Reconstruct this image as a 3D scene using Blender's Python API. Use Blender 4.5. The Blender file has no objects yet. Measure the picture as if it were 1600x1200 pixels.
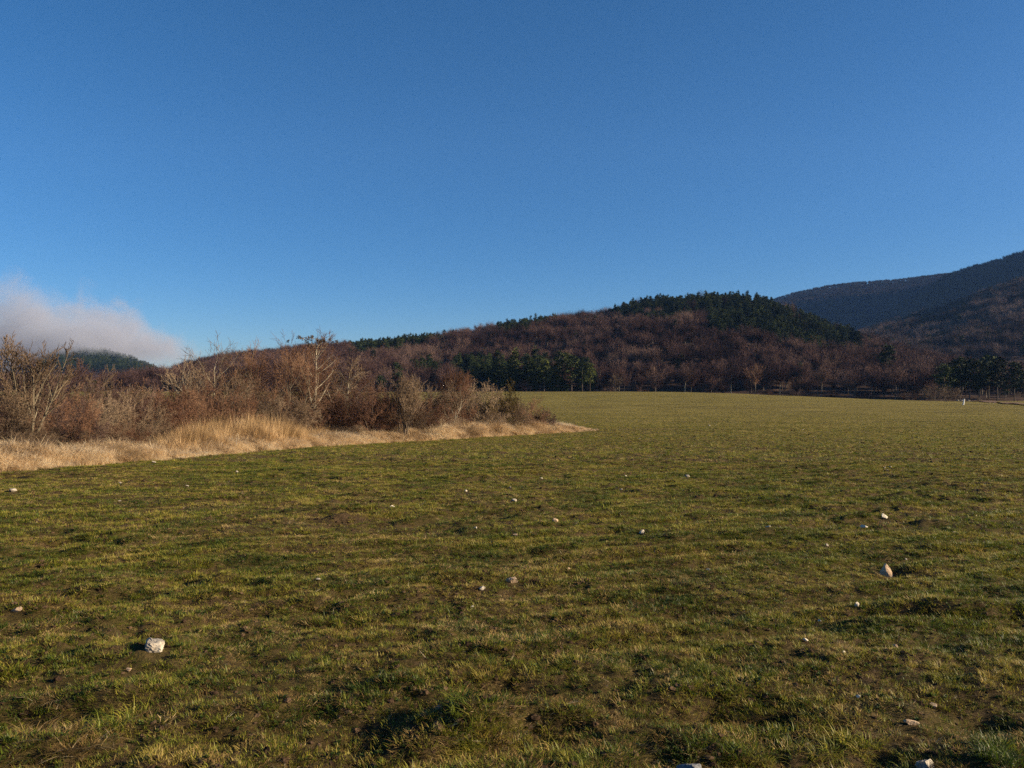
import bpy, math, random
import numpy as np
from mathutils import Vector

# ------------------------------------------------------------------ camera
sc = bpy.context.scene
C = sc.collection
F = 1202.0            # focal length in pixels of a 1600 px wide picture
EYE = 1.6
HOR = 604.0
cam_d = bpy.data.cameras.new('camera')
cam_d.sensor_width = 36.0
cam_d.lens = 36.0 * F / 1600.0
cam_d.clip_start = 0.1
cam_d.clip_end = 30000
cam = bpy.data.objects.new('camera', cam_d)
cam.location = (0, 0, EYE)
cam.rotation_euler = (math.radians(90) + (HOR - 600) / F, 0, 0)
C.objects.link(cam)
sc.camera = cam

# ------------------------------------------------------------------ light
SUN_AZ, SUN_EL = math.radians(97), math.radians(18)     # azimuth clockwise from +Y
w = bpy.data.worlds.new("World"); sc.world = w; w.use_nodes = True
nt = w.node_tree; nt.nodes.clear()
sky = nt.nodes.new('ShaderNodeTexSky'); sky.sky_type = 'NISHITA'; sky.sun_disc = False
sky.sun_elevation = SUN_EL; sky.sun_rotation = SUN_AZ
sky.altitude = 300; sky.air_density = 0.72; sky.dust_density = 0.8; sky.ozone_density = 3.0
bg = nt.nodes.new('ShaderNodeBackground'); bg.inputs['Strength'].default_value = 0.05
ow = nt.nodes.new('ShaderNodeOutputWorld')
hs = nt.nodes.new('ShaderNodeHueSaturation'); hs.inputs['Saturation'].default_value = 1.3; hs.inputs['Value'].default_value = .92; nt.links.new(sky.outputs[0], hs.inputs['Color']); nt.links.new(hs.outputs[0], bg.inputs[0]); nt.links.new(bg.outputs[0], ow.inputs[0])
sd = bpy.data.lights.new('sun', 'SUN'); sd.energy = 5.0; sd.angle = math.radians(0.53); sd.color = (1.0, 0.82, 0.57)
sun = bpy.data.objects.new('sun', sd); C.objects.link(sun)
sun.location = (60, 10, 40)
dirv = Vector((math.sin(SUN_AZ) * math.cos(SUN_EL), math.cos(SUN_AZ) * math.cos(SUN_EL), math.sin(SUN_EL)))
sun.rotation_euler = dirv.to_track_quat('Z', 'Y').to_euler()
sc.view_settings.view_transform = 'Standard'; sc.view_settings.look = 'None'
sc.view_settings.gamma = 1; sc.view_settings.use_curve_mapping = False
sc.view_settings.exposure = 1.42
sc.cycles.max_bounces = 6; sc.cycles.diffuse_bounces = 3; sc.cycles.transparent_max_bounces = 8
sc.cycles.volume_bounces = 1; sc.cycles.sample_clamp_indirect = 2.0; sc.cycles.sample_clamp_direct = 12.0
sc.cycles.use_denoising = False
try: sc.cycles.denoiser = 'OPENIMAGEDENOISE'; sc.cycles.denoising_input_passes = 'RGB_ALBEDO_NORMAL'
except Exception: pass

rng = np.random.default_rng(7)

# ------------------------------------------------------------------ noise
def _hash(ix, iy, seed):
    h = (ix.astype(np.int64) * 374761393 + iy.astype(np.int64) * 668265263 + seed * 1274126177) & 0xffffffff
    h = ((h ^ (h >> 13)) * 1274126177) & 0xffffffff
    h = h ^ (h >> 16)
    return (h & 0xffffff) / float(0xffffff)
def vnoise(x, y, seed=0):
    x = np.asarray(x, float); y = np.asarray(y, float)
    ix = np.floor(x); iy = np.floor(y); fx = x - ix; fy = y - iy
    ux = fx * fx * fx * (fx * (fx * 6 - 15) + 10); uy = fy * fy * fy * (fy * (fy * 6 - 15) + 10)
    a = _hash(ix, iy, seed); b = _hash(ix + 1, iy, seed); c = _hash(ix, iy + 1, seed); d = _hash(ix + 1, iy + 1, seed)
    return (a + (b - a) * ux) * (1 - uy) + (c + (d - c) * ux) * uy
def fbm(x, y, seed=0, octv=4, gain=0.5):
    s = 0.0; amp = 1.0; tot = 0.0
    for o in range(octv):
        s = s + amp * (vnoise(x * 2 ** o * 1.03 + 17.3 * o, y * 2 ** o * 1.03 - 9.1 * o, seed + o) - 0.5) * 2
        tot += amp; amp *= gain
    return s / tot
def sstep(a, b, x):
    t = np.clip((np.asarray(x, float) - a) / (b - a), 0, 1); return t * t * (3 - 2 * t)

# ------------------------------------------------------------------ ground form
_Yk = np.array([-9e3, 0, 3.2, 5, 10, 20, 30, 45, 60, 75, 100, 150, 200, 250, 275, 320, 420, 9e3])
_Zk = np.array([0.0, 0, 0.0, -.03, -.15, -.55, -1.05, -1.8, -2.15, -2.25, -2.0, -1.25, -.62, -.05, -.10, -1.5, -3.5, -3.5])
_yy = np.exp(np.linspace(math.log(1.0), math.log(9000), 1600))
_zz = np.interp(_yy, _Yk, _Zk)
_kr = np.hanning(61); _kr /= _kr.sum()
_zz = np.convolve(np.pad(_zz, 30, mode='edge'), _kr, mode='valid')
def profile(Y):
    Y = np.asarray(Y, float)
    return np.where(Y < 1.0, 0.0, np.interp(np.maximum(Y, 1.0), _yy, _zz))
def base_z(X, Y):
    return profile(Y) - 2.7 * sstep(90, 240, Y) * sstep(45, 140, X)
def from_px(px, py):
    """where the sight line through a pixel meets the smooth ground"""
    ys = np.exp(np.linspace(math.log(2.2), math.log(330), 3000))
    X = (px - 800) / F * ys
    ray = EYE + (HOR - py) / F * ys
    g = base_z(X, ys)
    i = int(np.argmax(ray <= g))
    if ray[i] > g[i]: i = 2999
    return float(X[i]), float(ys[i])

# front edge of the overgrown strip
edge_px = [(0, 741), (60, 736), (130, 729), (200, 723), (300, 715), (400, 706), (500, 699), (600, 692),
           (700, 687), (780, 682), (850, 678), (900, 675), (938, 673)]
front = [from_px(*p) for p in edge_px]
x0, y0 = front[0]
front = [(x0 - 2.6, -30.0), (x0 - 1.4, 2.0), (x0 - 0.5, y0 * 0.55)] + front
tip = front[-1]
back = [(tip[0] - 1.0, tip[1] + 1.2), (tip[0] - 5.5, tip[1] + 4.5), (tip[0] - 12, tip[1] + 8), (tip[0] - 26, tip[1] + 11),
        (-60, tip[1] + 16), (-60, -30.0)]
POLY = np.array(front + back)
FRONT = np.array(front)
def dist_poly(X, Y, P, closed=False):
    X = np.asarray(X, float); Y = np.asarray(Y, float)
    best = np.full(X.shape, 1e9)
    n = len(P)
    for i in range(n if closed else n - 1):
        a = P[i]; b = P[(i + 1) % n]; d = b - a
        t = np.clip(((X - a[0]) * d[0] + (Y - a[1]) * d[1]) / (d @ d), 0, 1)
        best = np.minimum(best, np.hypot(X - a[0] - t * d[0], Y - a[1] - t * d[1]))
    return best
def inside(X, Y, P):
    X = np.asarray(X, float); Y = np.asarray(Y, float)
    r = np.zeros(X.shape, bool); n = len(P)
    for i in range(n):
        a = P[i]; b = P[(i + 1) % n]
        c = ((a[1] > Y) != (b[1] > Y))
        with np.errstate(divide='ignore', invalid='ignore'):
            xi = (b[0] - a[0]) * (Y - a[1]) / (b[1] - a[1] + 1e-12) + a[0]
        r ^= (c & (X < xi))
    return r
def sdist(X, Y):
    d = dist_poly(X, Y, POLY, True)
    return np.where(inside(X, Y, POLY), d, -d)          # positive inside the strip

def lumps(X, Y):
    r = np.hypot(X, Y)
    dx = X * 0.94 + Y * 0.34; dy = -X * 0.34 + Y * 0.94      # plough direction
    near = 1 - sstep(60, 140, r)
    z = 0.050 * fbm(dx * 0.55, dy * 0.9, 3, 3)
    l = fbm(dx * 2.1, dy * 3.0, 11, 4, 0.55)
    patch = 0.35 + 0.65 * sstep(-0.25, 0.35, fbm(X * 0.35, Y * 0.35, 31, 2))
    z = z + 0.098 * np.sign(l) * np.abs(l) ** 1.15 * patch * 1.25
    f = fbm(X * 8.5, Y * 8.5, 21, 3)
    z = z + 0.020 * f * (1 - sstep(14, 40, r))
    z = z + .010 * np.cos((dy + .15 * fbm(X * .2, Y * .2, 66, 2)) * 6.2832 / .50) * (1 - sstep(30, 60, r))
    z = z * near - .07 * track_mask(X, Y)
    z = z + 0.05 * fbm(X * 0.08, Y * 0.11, 41, 3) * (1 - near) * 3
    return z
def track_mask(X, Y):
    m = 0
    for a, b, k in ((63.0, .02, 1.3), (68.5, .02, 1.1), (84.0, -.03, .5), (118.0, .05, .6), (121.0, .05, .6), (30.0, .55, .45), (31.9, .55, .45)):
        m = m + k * np.exp(-((Y - a - b * X) / (.5 + .006 * a)) ** 2) * (.55 + .9 * np.clip(fbm(X * .15, Y * .15 + a, 83, 2), -.5, .5))
    return np.clip(m, 0, 1) * sstep(-2, 8, X)
HOLES = [(70, 1128, .30, .22, -.12), (25, 1160, .35, .14, .07), (120, 1090, .25, .14, .05), (735, 1120, .16, .14, .05), (700, 1160, .2, .12, -.03), (860, 1130, .18, .08, -.05),
         (1180, 1115, .25, .08, -.05), (1120, 1170, .2, .1, .04), (1385, 975, .35, .15, .05), (1450, 955, .5, .14, .09), (1400, 962, .35, .14, -.06),
         (640, 830, .9, .35, -.05), (900, 970, .35, .2, .06), (850, 975, .4, .15, -.05), (1520, 1120, .35, .25, -.07), (240, 1000, .2, .1, -.05), (1300, 1190, .4, .1, -.06)]
HOLES = [(*from_px(a, b), rx, ry, h) for a, b, rx, ry, h in HOLES]
def ground_z(X, Y, soft=False):
    X = np.asarray(X, float); Y = np.asarray(Y, float)
    z = base_z(X, Y)
    s = sdist(X, Y)
    bank = sstep(-0.15, 1.6, s)
    tipk = sstep(44, 62, Y)
    z = z + bank * (.35 + .65 * sstep(0, 8, np.hypot(X - tip[0], Y - tip[1]))) * (0.26 + 0.20 * tipk + 0.42 * fbm(X * 1.1, Y * 1.1, 5, 4, .6) * (0.45 + .75 * tipk))
    if not soft:
        z = z + lumps(X, Y) * (1 - 0.4 * bank)
        for hx, hy, rx, ry, h in HOLES:
            z = z + h * np.exp(-((X - hx) / rx) ** 2 - ((Y - hy) / ry) ** 2)
    return z

# ------------------------------------------------------------------ mesh helpers
def mesh_np(name, V, faces_list, mats=(), smooth=False):
    """faces_list: list of (n,k) index arrays, k = 3 or 4"""
    me = bpy.data.meshes.new(name)
    V = np.asarray(V, np.float32)
    me.vertices.add(len(V)); me.vertices.foreach_set('co', V.ravel())
    loops = np.concatenate([f.ravel() for f in faces_list]).astype(np.int32)
    sizes = np.concatenate([np.full(len(f), f.shape[1], np.int32) for f in faces_list])
    starts = np.concatenate([[0], np.cumsum(sizes)[:-1]]).astype(np.int32)
    me.loops.add(len(loops)); me.loops.foreach_set('vertex_index', loops)
    me.polygons.add(len(sizes)); me.polygons.foreach_set('loop_start', starts); me.polygons.foreach_set('loop_total', sizes)
    if smooth: me.polygons.foreach_set('use_smooth', np.ones(len(sizes), bool))
    me.update(calc_edges=True)
    for m in mats: me.materials.append(m)
    return me
def link(name, me, parent=None, loc=None):
    o = bpy.data.objects.new(name, me); C.objects.link(o)
    if parent is not None: o.parent = parent
    if loc is not None: o.location = loc
    return o
def tag(o, label=None, cat=None, group=None, kind=None):
    if label: o['label'] = label
    if cat: o['category'] = cat
    if group: o['group'] = group
    if kind: o['kind'] = kind
    return o
def empty(name, loc, rz=0.0, s=1.0):
    o = bpy.data.objects.new(name, None); C.objects.link(o); o.location = loc; o.rotation_euler = (0, 0, rz)
    o.scale = (s, s, s) if not isinstance(s, tuple) else s
    o.empty_display_size = 0.2
    return o
def fattr(me, name, vals, dom='POINT', typ='FLOAT'):
    a = me.attributes.new(name, typ, dom)
    a.data.foreach_set('vector' if typ == 'FLOAT_VECTOR' else 'value', np.asarray(vals, np.float32 if typ != 'INT' else np.int32).ravel())

def tubes(P0, P1, R0, R1, n=3):
    """prisms for many segments; R1==0 gives a cone"""
    P0 = np.asarray(P0, float); P1 = np.asarray(P1, float); R0 = np.asarray(R0, float); R1 = np.asarray(R1, float)
    d = P1 - P0; L = np.linalg.norm(d, axis=1, keepdims=True) + 1e-9; d = d / L
    up = np.where(np.abs(d[:, 2:3]) > 0.9, np.array([[1.0, 0, 0]]), np.array([[0, 0, 1.0]]))
    u = np.cross(d, up); u /= np.linalg.norm(u, axis=1, keepdims=True); v = np.cross(d, u)
    Vs = []; Fs = []; off = 0
    cone = R1 <= 0
    for mask, is_cone in ((~cone, False), (cone, True)):
        k = int(mask.sum())
        if not k: continue
        a0 = P0[mask]; a1 = P1[mask]; r0 = R0[mask][:, None]; r1 = R1[mask][:, None]; uu = u[mask]; vv = v[mask]
        ph = rng.random((k, 1)) * 6.28
        ring0 = []; ring1 = []
        for i in range(n):
            an = ph + 2 * math.pi * i / n
            dd = uu * np.cos(an) + vv * np.sin(an)
            ring0.append(a0 + dd * r0); ring1.append(a1 + dd * r1)
        if is_cone:
            V = np.stack(ring0 + [a1], 1).reshape(-1, 3)
            b = off + np.arange(k)[:, None] * (n + 1)
            for i in range(n): Fs.append(np.concatenate([b + i, b + (i + 1) % n, b + n], 1))
            off += k * (n + 1)
        else:
            V = np.stack(ring0 + ring1, 1).reshape(-1, 3)
            b = off + np.arange(k)[:, None] * (2 * n)
            for i in range(n): Fs.append(np.concatenate([b + i, b + (i + 1) % n, b + n + (i + 1) % n, b + n + i], 1))
            off += k * 2 * n
        Vs.append(V)
    return np.concatenate(Vs), Fs
def join(parts):
    Vs = []; Fs = []; off = 0
    for V, F_ in parts:
        Vs.append(V)
        for f in F_: Fs.append(f + off)
        off += len(V)
    tri = [f for f in Fs if f.shape[1] == 3]; qd = [f for f in Fs if f.shape[1] == 4]
    out = []
    if tri: out.append(np.concatenate(tri))
    if qd: out.append(np.concatenate(qd))
    return np.concatenate(Vs), out

# ------------------------------------------------------------------ materials
class NT:
    def __init__(s, name):
        s.m = bpy.data.materials.new(name); s.m.use_nodes = True; s.t = s.m.node_tree; s.t.nodes.clear()
        s.out = s.n('ShaderNodeOutputMaterial')
    def n(s, typ, **kw):
        nd = s.t.nodes.new(typ)
        for k, v in kw.items(): setattr(nd, k, v)
        return nd
    def L(s, a, b): s.t.links.new(a, b)
    def val(s, sock, x):
        if isinstance(x, (int, float)): sock.default_value = x
        elif isinstance(x, tuple): sock.default_value = x if len(x) == 4 or len(sock.default_value) == 3 else (*x, 1)
        else: s.L(x, sock)
    def noise(s, scale, detail=3, rough=.55, vec=None, dist=0.0):
        nd = s.n('ShaderNodeTexNoise'); nd.inputs['Scale'].default_value = scale; nd.inputs['Detail'].default_value = detail
        nd.inputs['Roughness'].default_value = rough; nd.inputs['Distortion'].default_value = dist
        if vec is not None: s.L(vec, nd.inputs['Vector'])
        return nd.outputs['Fac']
    def ramp(s, fac, stops, interp='LINEAR'):
        nd = s.n('ShaderNodeValToRGB'); nd.color_ramp.interpolation = interp
        el = nd.color_ramp.elements
        while len(el) > 1: el.remove(el[-1])
        el[0].position = stops[0][0]; el[0].color = (*stops[0][1], 1)
        for p, c in stops[1:]:
            e = el.new(p); e.color = (*c, 1)
        s.L(fac, nd.inputs[0]); return nd.outputs[0]
    def mix(s, f, a, b, mode='MIX'):
        nd = s.n('ShaderNodeMix', data_type='RGBA', blend_type=mode)
        s.val(nd.inputs[0], f); s.val(nd.inputs[6], a); s.val(nd.inputs[7], b); return nd.outputs[2]
    def math(s, op, a, b=0.0, c=None, clamp=False):
        nd = s.n('ShaderNodeMath', operation=op, use_clamp=clamp)
        s.val(nd.inputs[0], a); s.val(nd.inputs[1], b)
        if c is not None: s.val(nd.inputs[2], c)
        return nd.outputs[0]
    def rng(s, x, a, b, c=0.0, d=1.0, smooth=False):
        nd = s.n('ShaderNodeMapRange'); nd.clamp = True
        if smooth: nd.interpolation_type = 'SMOOTHSTEP'
        s.val(nd.inputs[0], x)
        for i, v in enumerate((a, b, c, d)): nd.inputs[i + 1].default_value = v
        return nd.outputs[0]
    def pos(s): return s.n('ShaderNodeNewGeometry').outputs['Position']
    def mapping(s, vec, scale=(1, 1, 1), rot=(0, 0, 0)):
        nd = s.n('ShaderNodeMapping'); s.L(vec, nd.inputs[0]); nd.inputs['Scale'].default_value = scale; nd.inputs['Rotation'].default_value = rot
        return nd.outputs[0]
    def attr(s, name, typ='GEOMETRY'):
        nd = s.n('ShaderNodeAttribute'); nd.attribute_name = name; nd.attribute_type = typ; return nd
    def princ(s, col, rough=.8, spec=.3, normal=None):
        nd = s.n('ShaderNodeBsdfPrincipled'); s.val(nd.inputs['Base Color'], col); s.val(nd.inputs['Roughness'], rough)
        nd.inputs['Specular IOR Level'].default_value = spec
        if normal is not None: s.L(normal, nd.inputs['Normal'])
        return nd.outputs[0]
    def bump(s, h, strength=.5, dist=.02):
        nd = s.n('ShaderNodeBump'); nd.inputs['Strength'].default_value = strength; nd.inputs['Distance'].default_value = dist
        s.L(h, nd.inputs['Height']); return nd.outputs[0]
    def done(s, surf, vol=None):
        if surf is not None: s.L(surf, s.out.inputs['Surface'])
        if vol is not None: s.L(vol, s.out.inputs['Volume'])
        return s.m

def leafy(name, stops, scale, trans=.35, rough=.6, spec=.25, rand=.5, seedscale=(1, 1, 1), fine=None):
    """thin plant matter: colour runs over world-space patches plus a per-plant and per-blade shift"""
    t = NT(name)
    p = t.mapping(t.pos(), seedscale)
    nz = t.noise(scale, 3, .6, p)
    oi = t.n('ShaderNodeObjectInfo').outputs['Random']
    bl = t.attr('shade').outputs['Fac']
    f = t.math('ADD', t.rng(nz, .3, .7), t.math('MULTIPLY', t.math('SUBTRACT', oi, .5), rand))
    f = t.math('ADD', f, t.math('MULTIPLY', t.math('SUBTRACT', bl, .5), .55), clamp=True)
    col = t.ramp(f, stops)
    b = t.princ(col, rough, spec)
    if trans:
        tr = t.n('ShaderNodeBsdfTranslucent'); t.L(t.mix(.4, col, (.5, .5, .1), 'MULTIPLY'), tr.inputs[0]); t.L(col, tr.inputs[0])
        mx = t.n('ShaderNodeMixShader'); mx.inputs[0].default_value = trans; t.L(b, mx.inputs[1]); t.L(tr.outputs[0], mx.inputs[2])
        return t.done(mx.outputs[0])
    return t.done(b)

M = {}
M['grass'] = leafy('green_grass', [(0, (.040, .065, .008)), (.3, (.095, .130, .012)), (.55, (.20, .205, .020)), (.8, (.31, .265, .040)), (1, (.36, .26, .075))], 1.1, .4, .5, .3, .5)
M['deadgrass'] = leafy('withered_grass', [(0, (.060, .036, .014)), (.4, (.15, .094, .034)), (.75, (.28, .19, .068)), (1, (.44, .32, .15))], 1.3, .25, .8, .1, .6)
M['weed'] = leafy('weed_leaves', [(0, (.030, .055, .014)), (.5, (.075, .115, .022)), (1, (.14, .17, .035))], 1.5, .4, .45, .35, .6)
M['straw'] = leafy('straw', [(0, (.16, .11, .06)), (.6, (.34, .26, .15)), (1, (.52, .44, .30))], 2, .15, .6, .2, .8)
M['bankgrass'] = leafy('bleached_bank_grass', [(0, (.36, .25, .13)), (.3, (.66, .49, .29)), (.7, (.82, .66, .43)), (1, (.88, .76, .54))], .55, .5, .75, .1, .45)
M['reed'] = leafy('dry_reed', [(0, (.16, .10, .05)), (.4, (.38, .25, .12)), (.75, (.55, .38, .20)), (1, (.68, .50, .29))], .8, .3, .7, .15, .5)
M['bramble'] = leafy('bramble_stems', [(0, (.055, .030, .020)), (.5, (.16, .095, .05)), (1, (.33, .22, .115))], 1.0, .1, .8, .1, .9)

def barkmat(name, a, b, scale=6, rand=.5):
    t = NT(name); tc = t.n('ShaderNodeTexCoord').outputs['Object']
    nz = t.noise(scale, 4, .6, t.mapping(tc, (1, 1, .35)))
    oi = t.n('ShaderNodeObjectInfo').outputs['Random']
    f = t.math('ADD', t.rng(nz, .3, .7), t.math('MULTIPLY', t.math('SUBTRACT', oi, .5), rand), clamp=True)
    col = t.mix(f, a, b)
    return t.done(t.princ(col, .85, .2, t.bump(nz, .5, .03)))
M['bark_grey'] = barkmat('grey_bark', (.085, .068, .045), (.20, .165, .11))
M['bark_pale'] = barkmat('pale_bark', (.15, .125, .085), (.34, .295, .215))
M['bark_dark'] = barkmat('dark_bark', (.045, .033, .024), (.12, .09, .065))
def twigmat(name, stops, rand=.6):
    return leafy(name, stops, .35, 0, .8, .15, rand)
M['twig_red'] = twigmat('reddish_twigs', [(0, (.050, .024, .015)), (.5, (.118, .058, .034)), (1, (.205, .118, .070))])
M['twig_grey'] = twigmat('grey_brown_twigs', [(0, (.060, .040, .026)), (.5, (.145, .098, .062)), (1, (.27, .195, .128))])
M['twig_plum'] = twigmat('plum_twigs', [(0, (.040, .022, .020)), (.5, (.078, .045, .038)), (1, (.14, .085, .065))])
M['twig_olive'] = twigmat('olive_leaves', [(0, (.045, .034, .010)), (.5, (.085, .060, .018)), (1, (.14, .09, .035))])
# far woodland
M['wood_twig'] = leafy('bare_woodland_twigs', [(0, (.020, .012, .013)), (.35, (.046, .026, .025)), (.7, (.090, .051, .043)), (1, (.14, .092, .073))], .018, 0, .9, .05, .8)
M['needle_light'] = leafy('sunlit_pine_needles', [(0, (.010, .016, .006)), (.45, (.024, .034, .010)), (1, (.078, .088, .022))], .05, 0, .8, .1, .9)  # brighter copy of the pine needles, sunlight put into the colour
M['wood_bark'] = barkmat('woodland_bark', (.07, .055, .04), (.26, .22, .17), 3, 1.0)
M['shaded_twig'] = leafy('shaded_mountain_twigs', [(0, (.012, .009, .010)), (.5, (.027, .022, .024)), (1, (.062, .052, .053))], .01, 0, .9, .05, .8)  # same woodland twigs darkened: the far mountain's shade put into the colour
M['needle'] = leafy('pine_needles', [(0, (.007, .013, .006)), (.45, (.018, .029, .010)), (1, (.045, .058, .017))], .03, 0, .8, .1, .9)

def ground_material():
    t = NT('field_ground'); P = t.pos()
    cov = t.attr('cover'); sep = t.n('ShaderNodeSeparateColor'); t.L(cov.outputs['Color'], sep.inputs[0])
    bank, litter, far = sep.outputs[0], sep.outputs[1], sep.outputs[2]
    n1 = t.noise(1.1, 3, .6, P); n2 = t.noise(9, 5, .65, P); n3 = t.noise(60, 6, .8, P); nb = t.noise(.12, 3, .6, P)
    soil = t.ramp(t.math('ADD', t.math('MULTIPLY', n2, .5), t.math('MULTIPLY', n3, .5)), [(.3, (.022, .014, .009)), (.5, (.065, .042, .023)), (.62, (.13, .085, .044)), (.75, (.22, .15, .075))])
    green = t.ramp(t.math('ADD', t.math('MULTIPLY', n3, .6), t.math('MULTIPLY', n2, .4)), [(.3, (.022, .017, .007)), (.5, (.085, .068, .020)), (.65, (.17, .125, .04)), (.8, (.26, .19, .08))])
    near = t.mix(t.rng(t.math('ADD', t.math('MULTIPLY', n1, .6), t.math('MULTIPLY', n2, .4)), .38, .6), green, soil)
    # beyond the blades that are built one by one the sward itself carries the grain
    n4 = t.noise(2.2, 6, .72, t.mapping(P, (1, .6, 1))); n5 = t.noise(.35, 4, .6, t.mapping(P, (.35, 1, 1)))
    n6 = t.noise(.05, 3, .5, P)
    wv = t.n('ShaderNodeTexWave'); wv.inputs['Scale'].default_value = .55; wv.inputs['Distortion'].default_value = 1.6
    wv.inputs['Detail'].default_value = 2; wv.inputs['Detail Scale'].default_value = .15
    t.L(t.mapping(P, (1, 1, 1), (0, 0, math.radians(62))), wv.inputs['Vector'])
    f = t.math('ADD', t.math('MULTIPLY', n4, .50), t.math('MULTIPLY', n5, .34))
    f = t.math('ADD', f, t.math('MULTIPLY', wv.outputs['Fac'], .07))
    f = t.math('ADD', f, t.math('MULTIPLY', n6, .11))
    fieldfar = t.ramp(f, [(.36, (.034, .026, .009)), (.44, (.106, .086, .020)), (.55, (.170, .138, .033)), (.66, (.255, .195, .062))])
    col = t.mix(far, near, fieldfar)
    bankc = t.ramp(t.noise(5, 5, .7, P), [(.3, (.14, .095, .05)), (.5, (.36, .25, .14)), (.7, (.58, .43, .25))])
    col = t.mix(bank, col, bankc)
    litc = t.ramp(t.noise(1.5, 5, .7, P), [(.3, (.030, .020, .014)), (.6, (.085, .052, .034)), (.8, (.14, .09, .06))])
    col = t.mix(litter, col, litc)
    h = t.math('ADD', t.math('MULTIPLY', n2, .6), t.math('MULTIPLY', n3, .55))
    b1 = t.bump(h, 1.0, .05)
    b2 = t.n('ShaderNodeBump'); b2.inputs['Strength'].default_value = .8; b2.inputs['Distance'].default_value = .35
    t.L(t.math('MULTIPLY', n4, far), b2.inputs['Height']); t.L(b1, b2.inputs['Normal'])
    return t.done(t.princ(col, .95, .08, b2.outputs[0]))
M['ground'] = ground_material()

def hillmat(name, stops, scale=.1):
    t = NT(name); P = t.pos()
    n = t.noise(scale, 5, .7, P)
    return t.done(t.princ(t.ramp(n, stops), .95, .05, t.bump(n, .6, 2.0)))
M['hill'] = hillmat('leaf_litter_slope', [(.3, (.030, .020, .016)), (.6, (.075, .048, .036)), (.8, (.12, .08, .06))], .15)
M['rock'] = None
def rockmat(name, a, b, c, scale):
    t = NT(name); tc = t.n('ShaderNodeTexCoord').outputs['Object']
    n = t.noise(scale, 6, .7, tc); n2 = t.noise(scale * .3, 2, .5, tc)
    col = t.ramp(n, [(.34, a), (.5, b), (.7, c)])
    col = t.mix(t.rng(n2, .45, .7), col, t.mix(.35, col, (.20, .14, .09)))
    return t.done(t.princ(col, .85, .25, t.bump(n, .7, .01)))
M['rock_white'] = rockmat('limestone', (.16, .13, .10), (.34, .295, .235), (.50, .45, .37), 18)
M['rock_tan'] = rockmat('tan_limestone', (.26, .17, .10), (.46, .32, .20), (.58, .44, .30), 35)
M['rock_grey'] = rockmat('grey_stone', (.10, .10, .10), (.20, .20, .20), (.32, .32, .31), 30)
M['rock_cream'] = rockmat('cream_limestone', (.42, .34, .24), (.62, .54, .42), (.76, .70, .60), 45)

# ------------------------------------------------------------------ field mesh
def polar_mesh(name, angs, radii, zf, mat, centre=None):
    A, R = np.meshgrid(angs, radii)                 # rows = radii
    X = np.sin(A) * R; Y = np.cos(A) * R
    Z = zf(X, Y)
    V = np.stack([X, Y, Z], -1).reshape(-1, 3)
    nr, na = A.shape
    i = np.arange(nr - 1)[:, None] * na + np.arange(na - 1)[None, :]
    q = np.stack([i, i + 1, i + 1 + na, i + na], -1).reshape(-1, 4)
    wrap = abs((angs[-1] - angs[0]) - 2 * math.pi) < 1e-6
    faces = [q[:, ::-1]]
    if centre is not None:
        V = np.concatenate([V, [[0, 0, centre]]])
        k = np.arange(na - 1)
        faces.append(np.stack([np.full(na - 1, len(V) - 1), k + 1, k], 1))
    return V, faces
sector = math.radians(47)
angs = np.concatenate([np.linspace(-sector, sector, 620), np.linspace(sector, 2 * math.pi - sector, 70)[1:]])
radii = np.concatenate([np.geomspace(1.7, 120, 520), np.geomspace(120, 330, 50)[1:]])
V, Fc = polar_mesh('field', angs, radii, ground_z, M['ground'], centre=0.0)
me = mesh_np('field', V, [Fc[0], Fc[1]], [M['ground']], smooth=True)
def field_limit(X):
    # where the sown field stops and the wood begins
    return 262 + 6 * fbm(X * .03, X * 0 + 3.1, 77, 2) - 22 * sstep(70, 150, X)
s = sdist(V[:, 0], V[:, 1])
rr = np.hypot(V[:, 0], V[:, 1])
edge_n = 0.5 * fbm(V[:, 0] * 1.7, V[:, 1] * 1.7, 91, 3)
cov = np.zeros((len(V), 4), np.float32); cov[:, 3] = 1
cov[:, 0] = sstep(-0.1, 0.35, s + edge_n * .5)
cov[:, 1] = np.maximum(sstep(-1.5, 1.5, V[:, 1] - field_limit(V[:, 0])), 0.7 * sstep(2.5, 5.0, s))
cov[:, 2] = sstep(24, 75, rr) * (1 - .8 * track_mask(V[:, 0], V[:, 1]))
ca = me.attributes.new('cover', 'FLOAT_COLOR', 'POINT'); ca.data.foreach_set('color', cov.ravel())
fo = link('field', me); tag(fo, kind='structure')

# plain beyond, out to the horizon
def plain_z(X, Y): return base_z(X, Y) - 0.05
V, Fc = polar_mesh('plain', np.linspace(0, 2 * math.pi, 181), np.geomspace(322, 3900, 60), plain_z, None)
t_plain = link('plain', mesh_np('plain', V, Fc, [M['hill']], True)); tag(t_plain, kind='structure')

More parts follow.
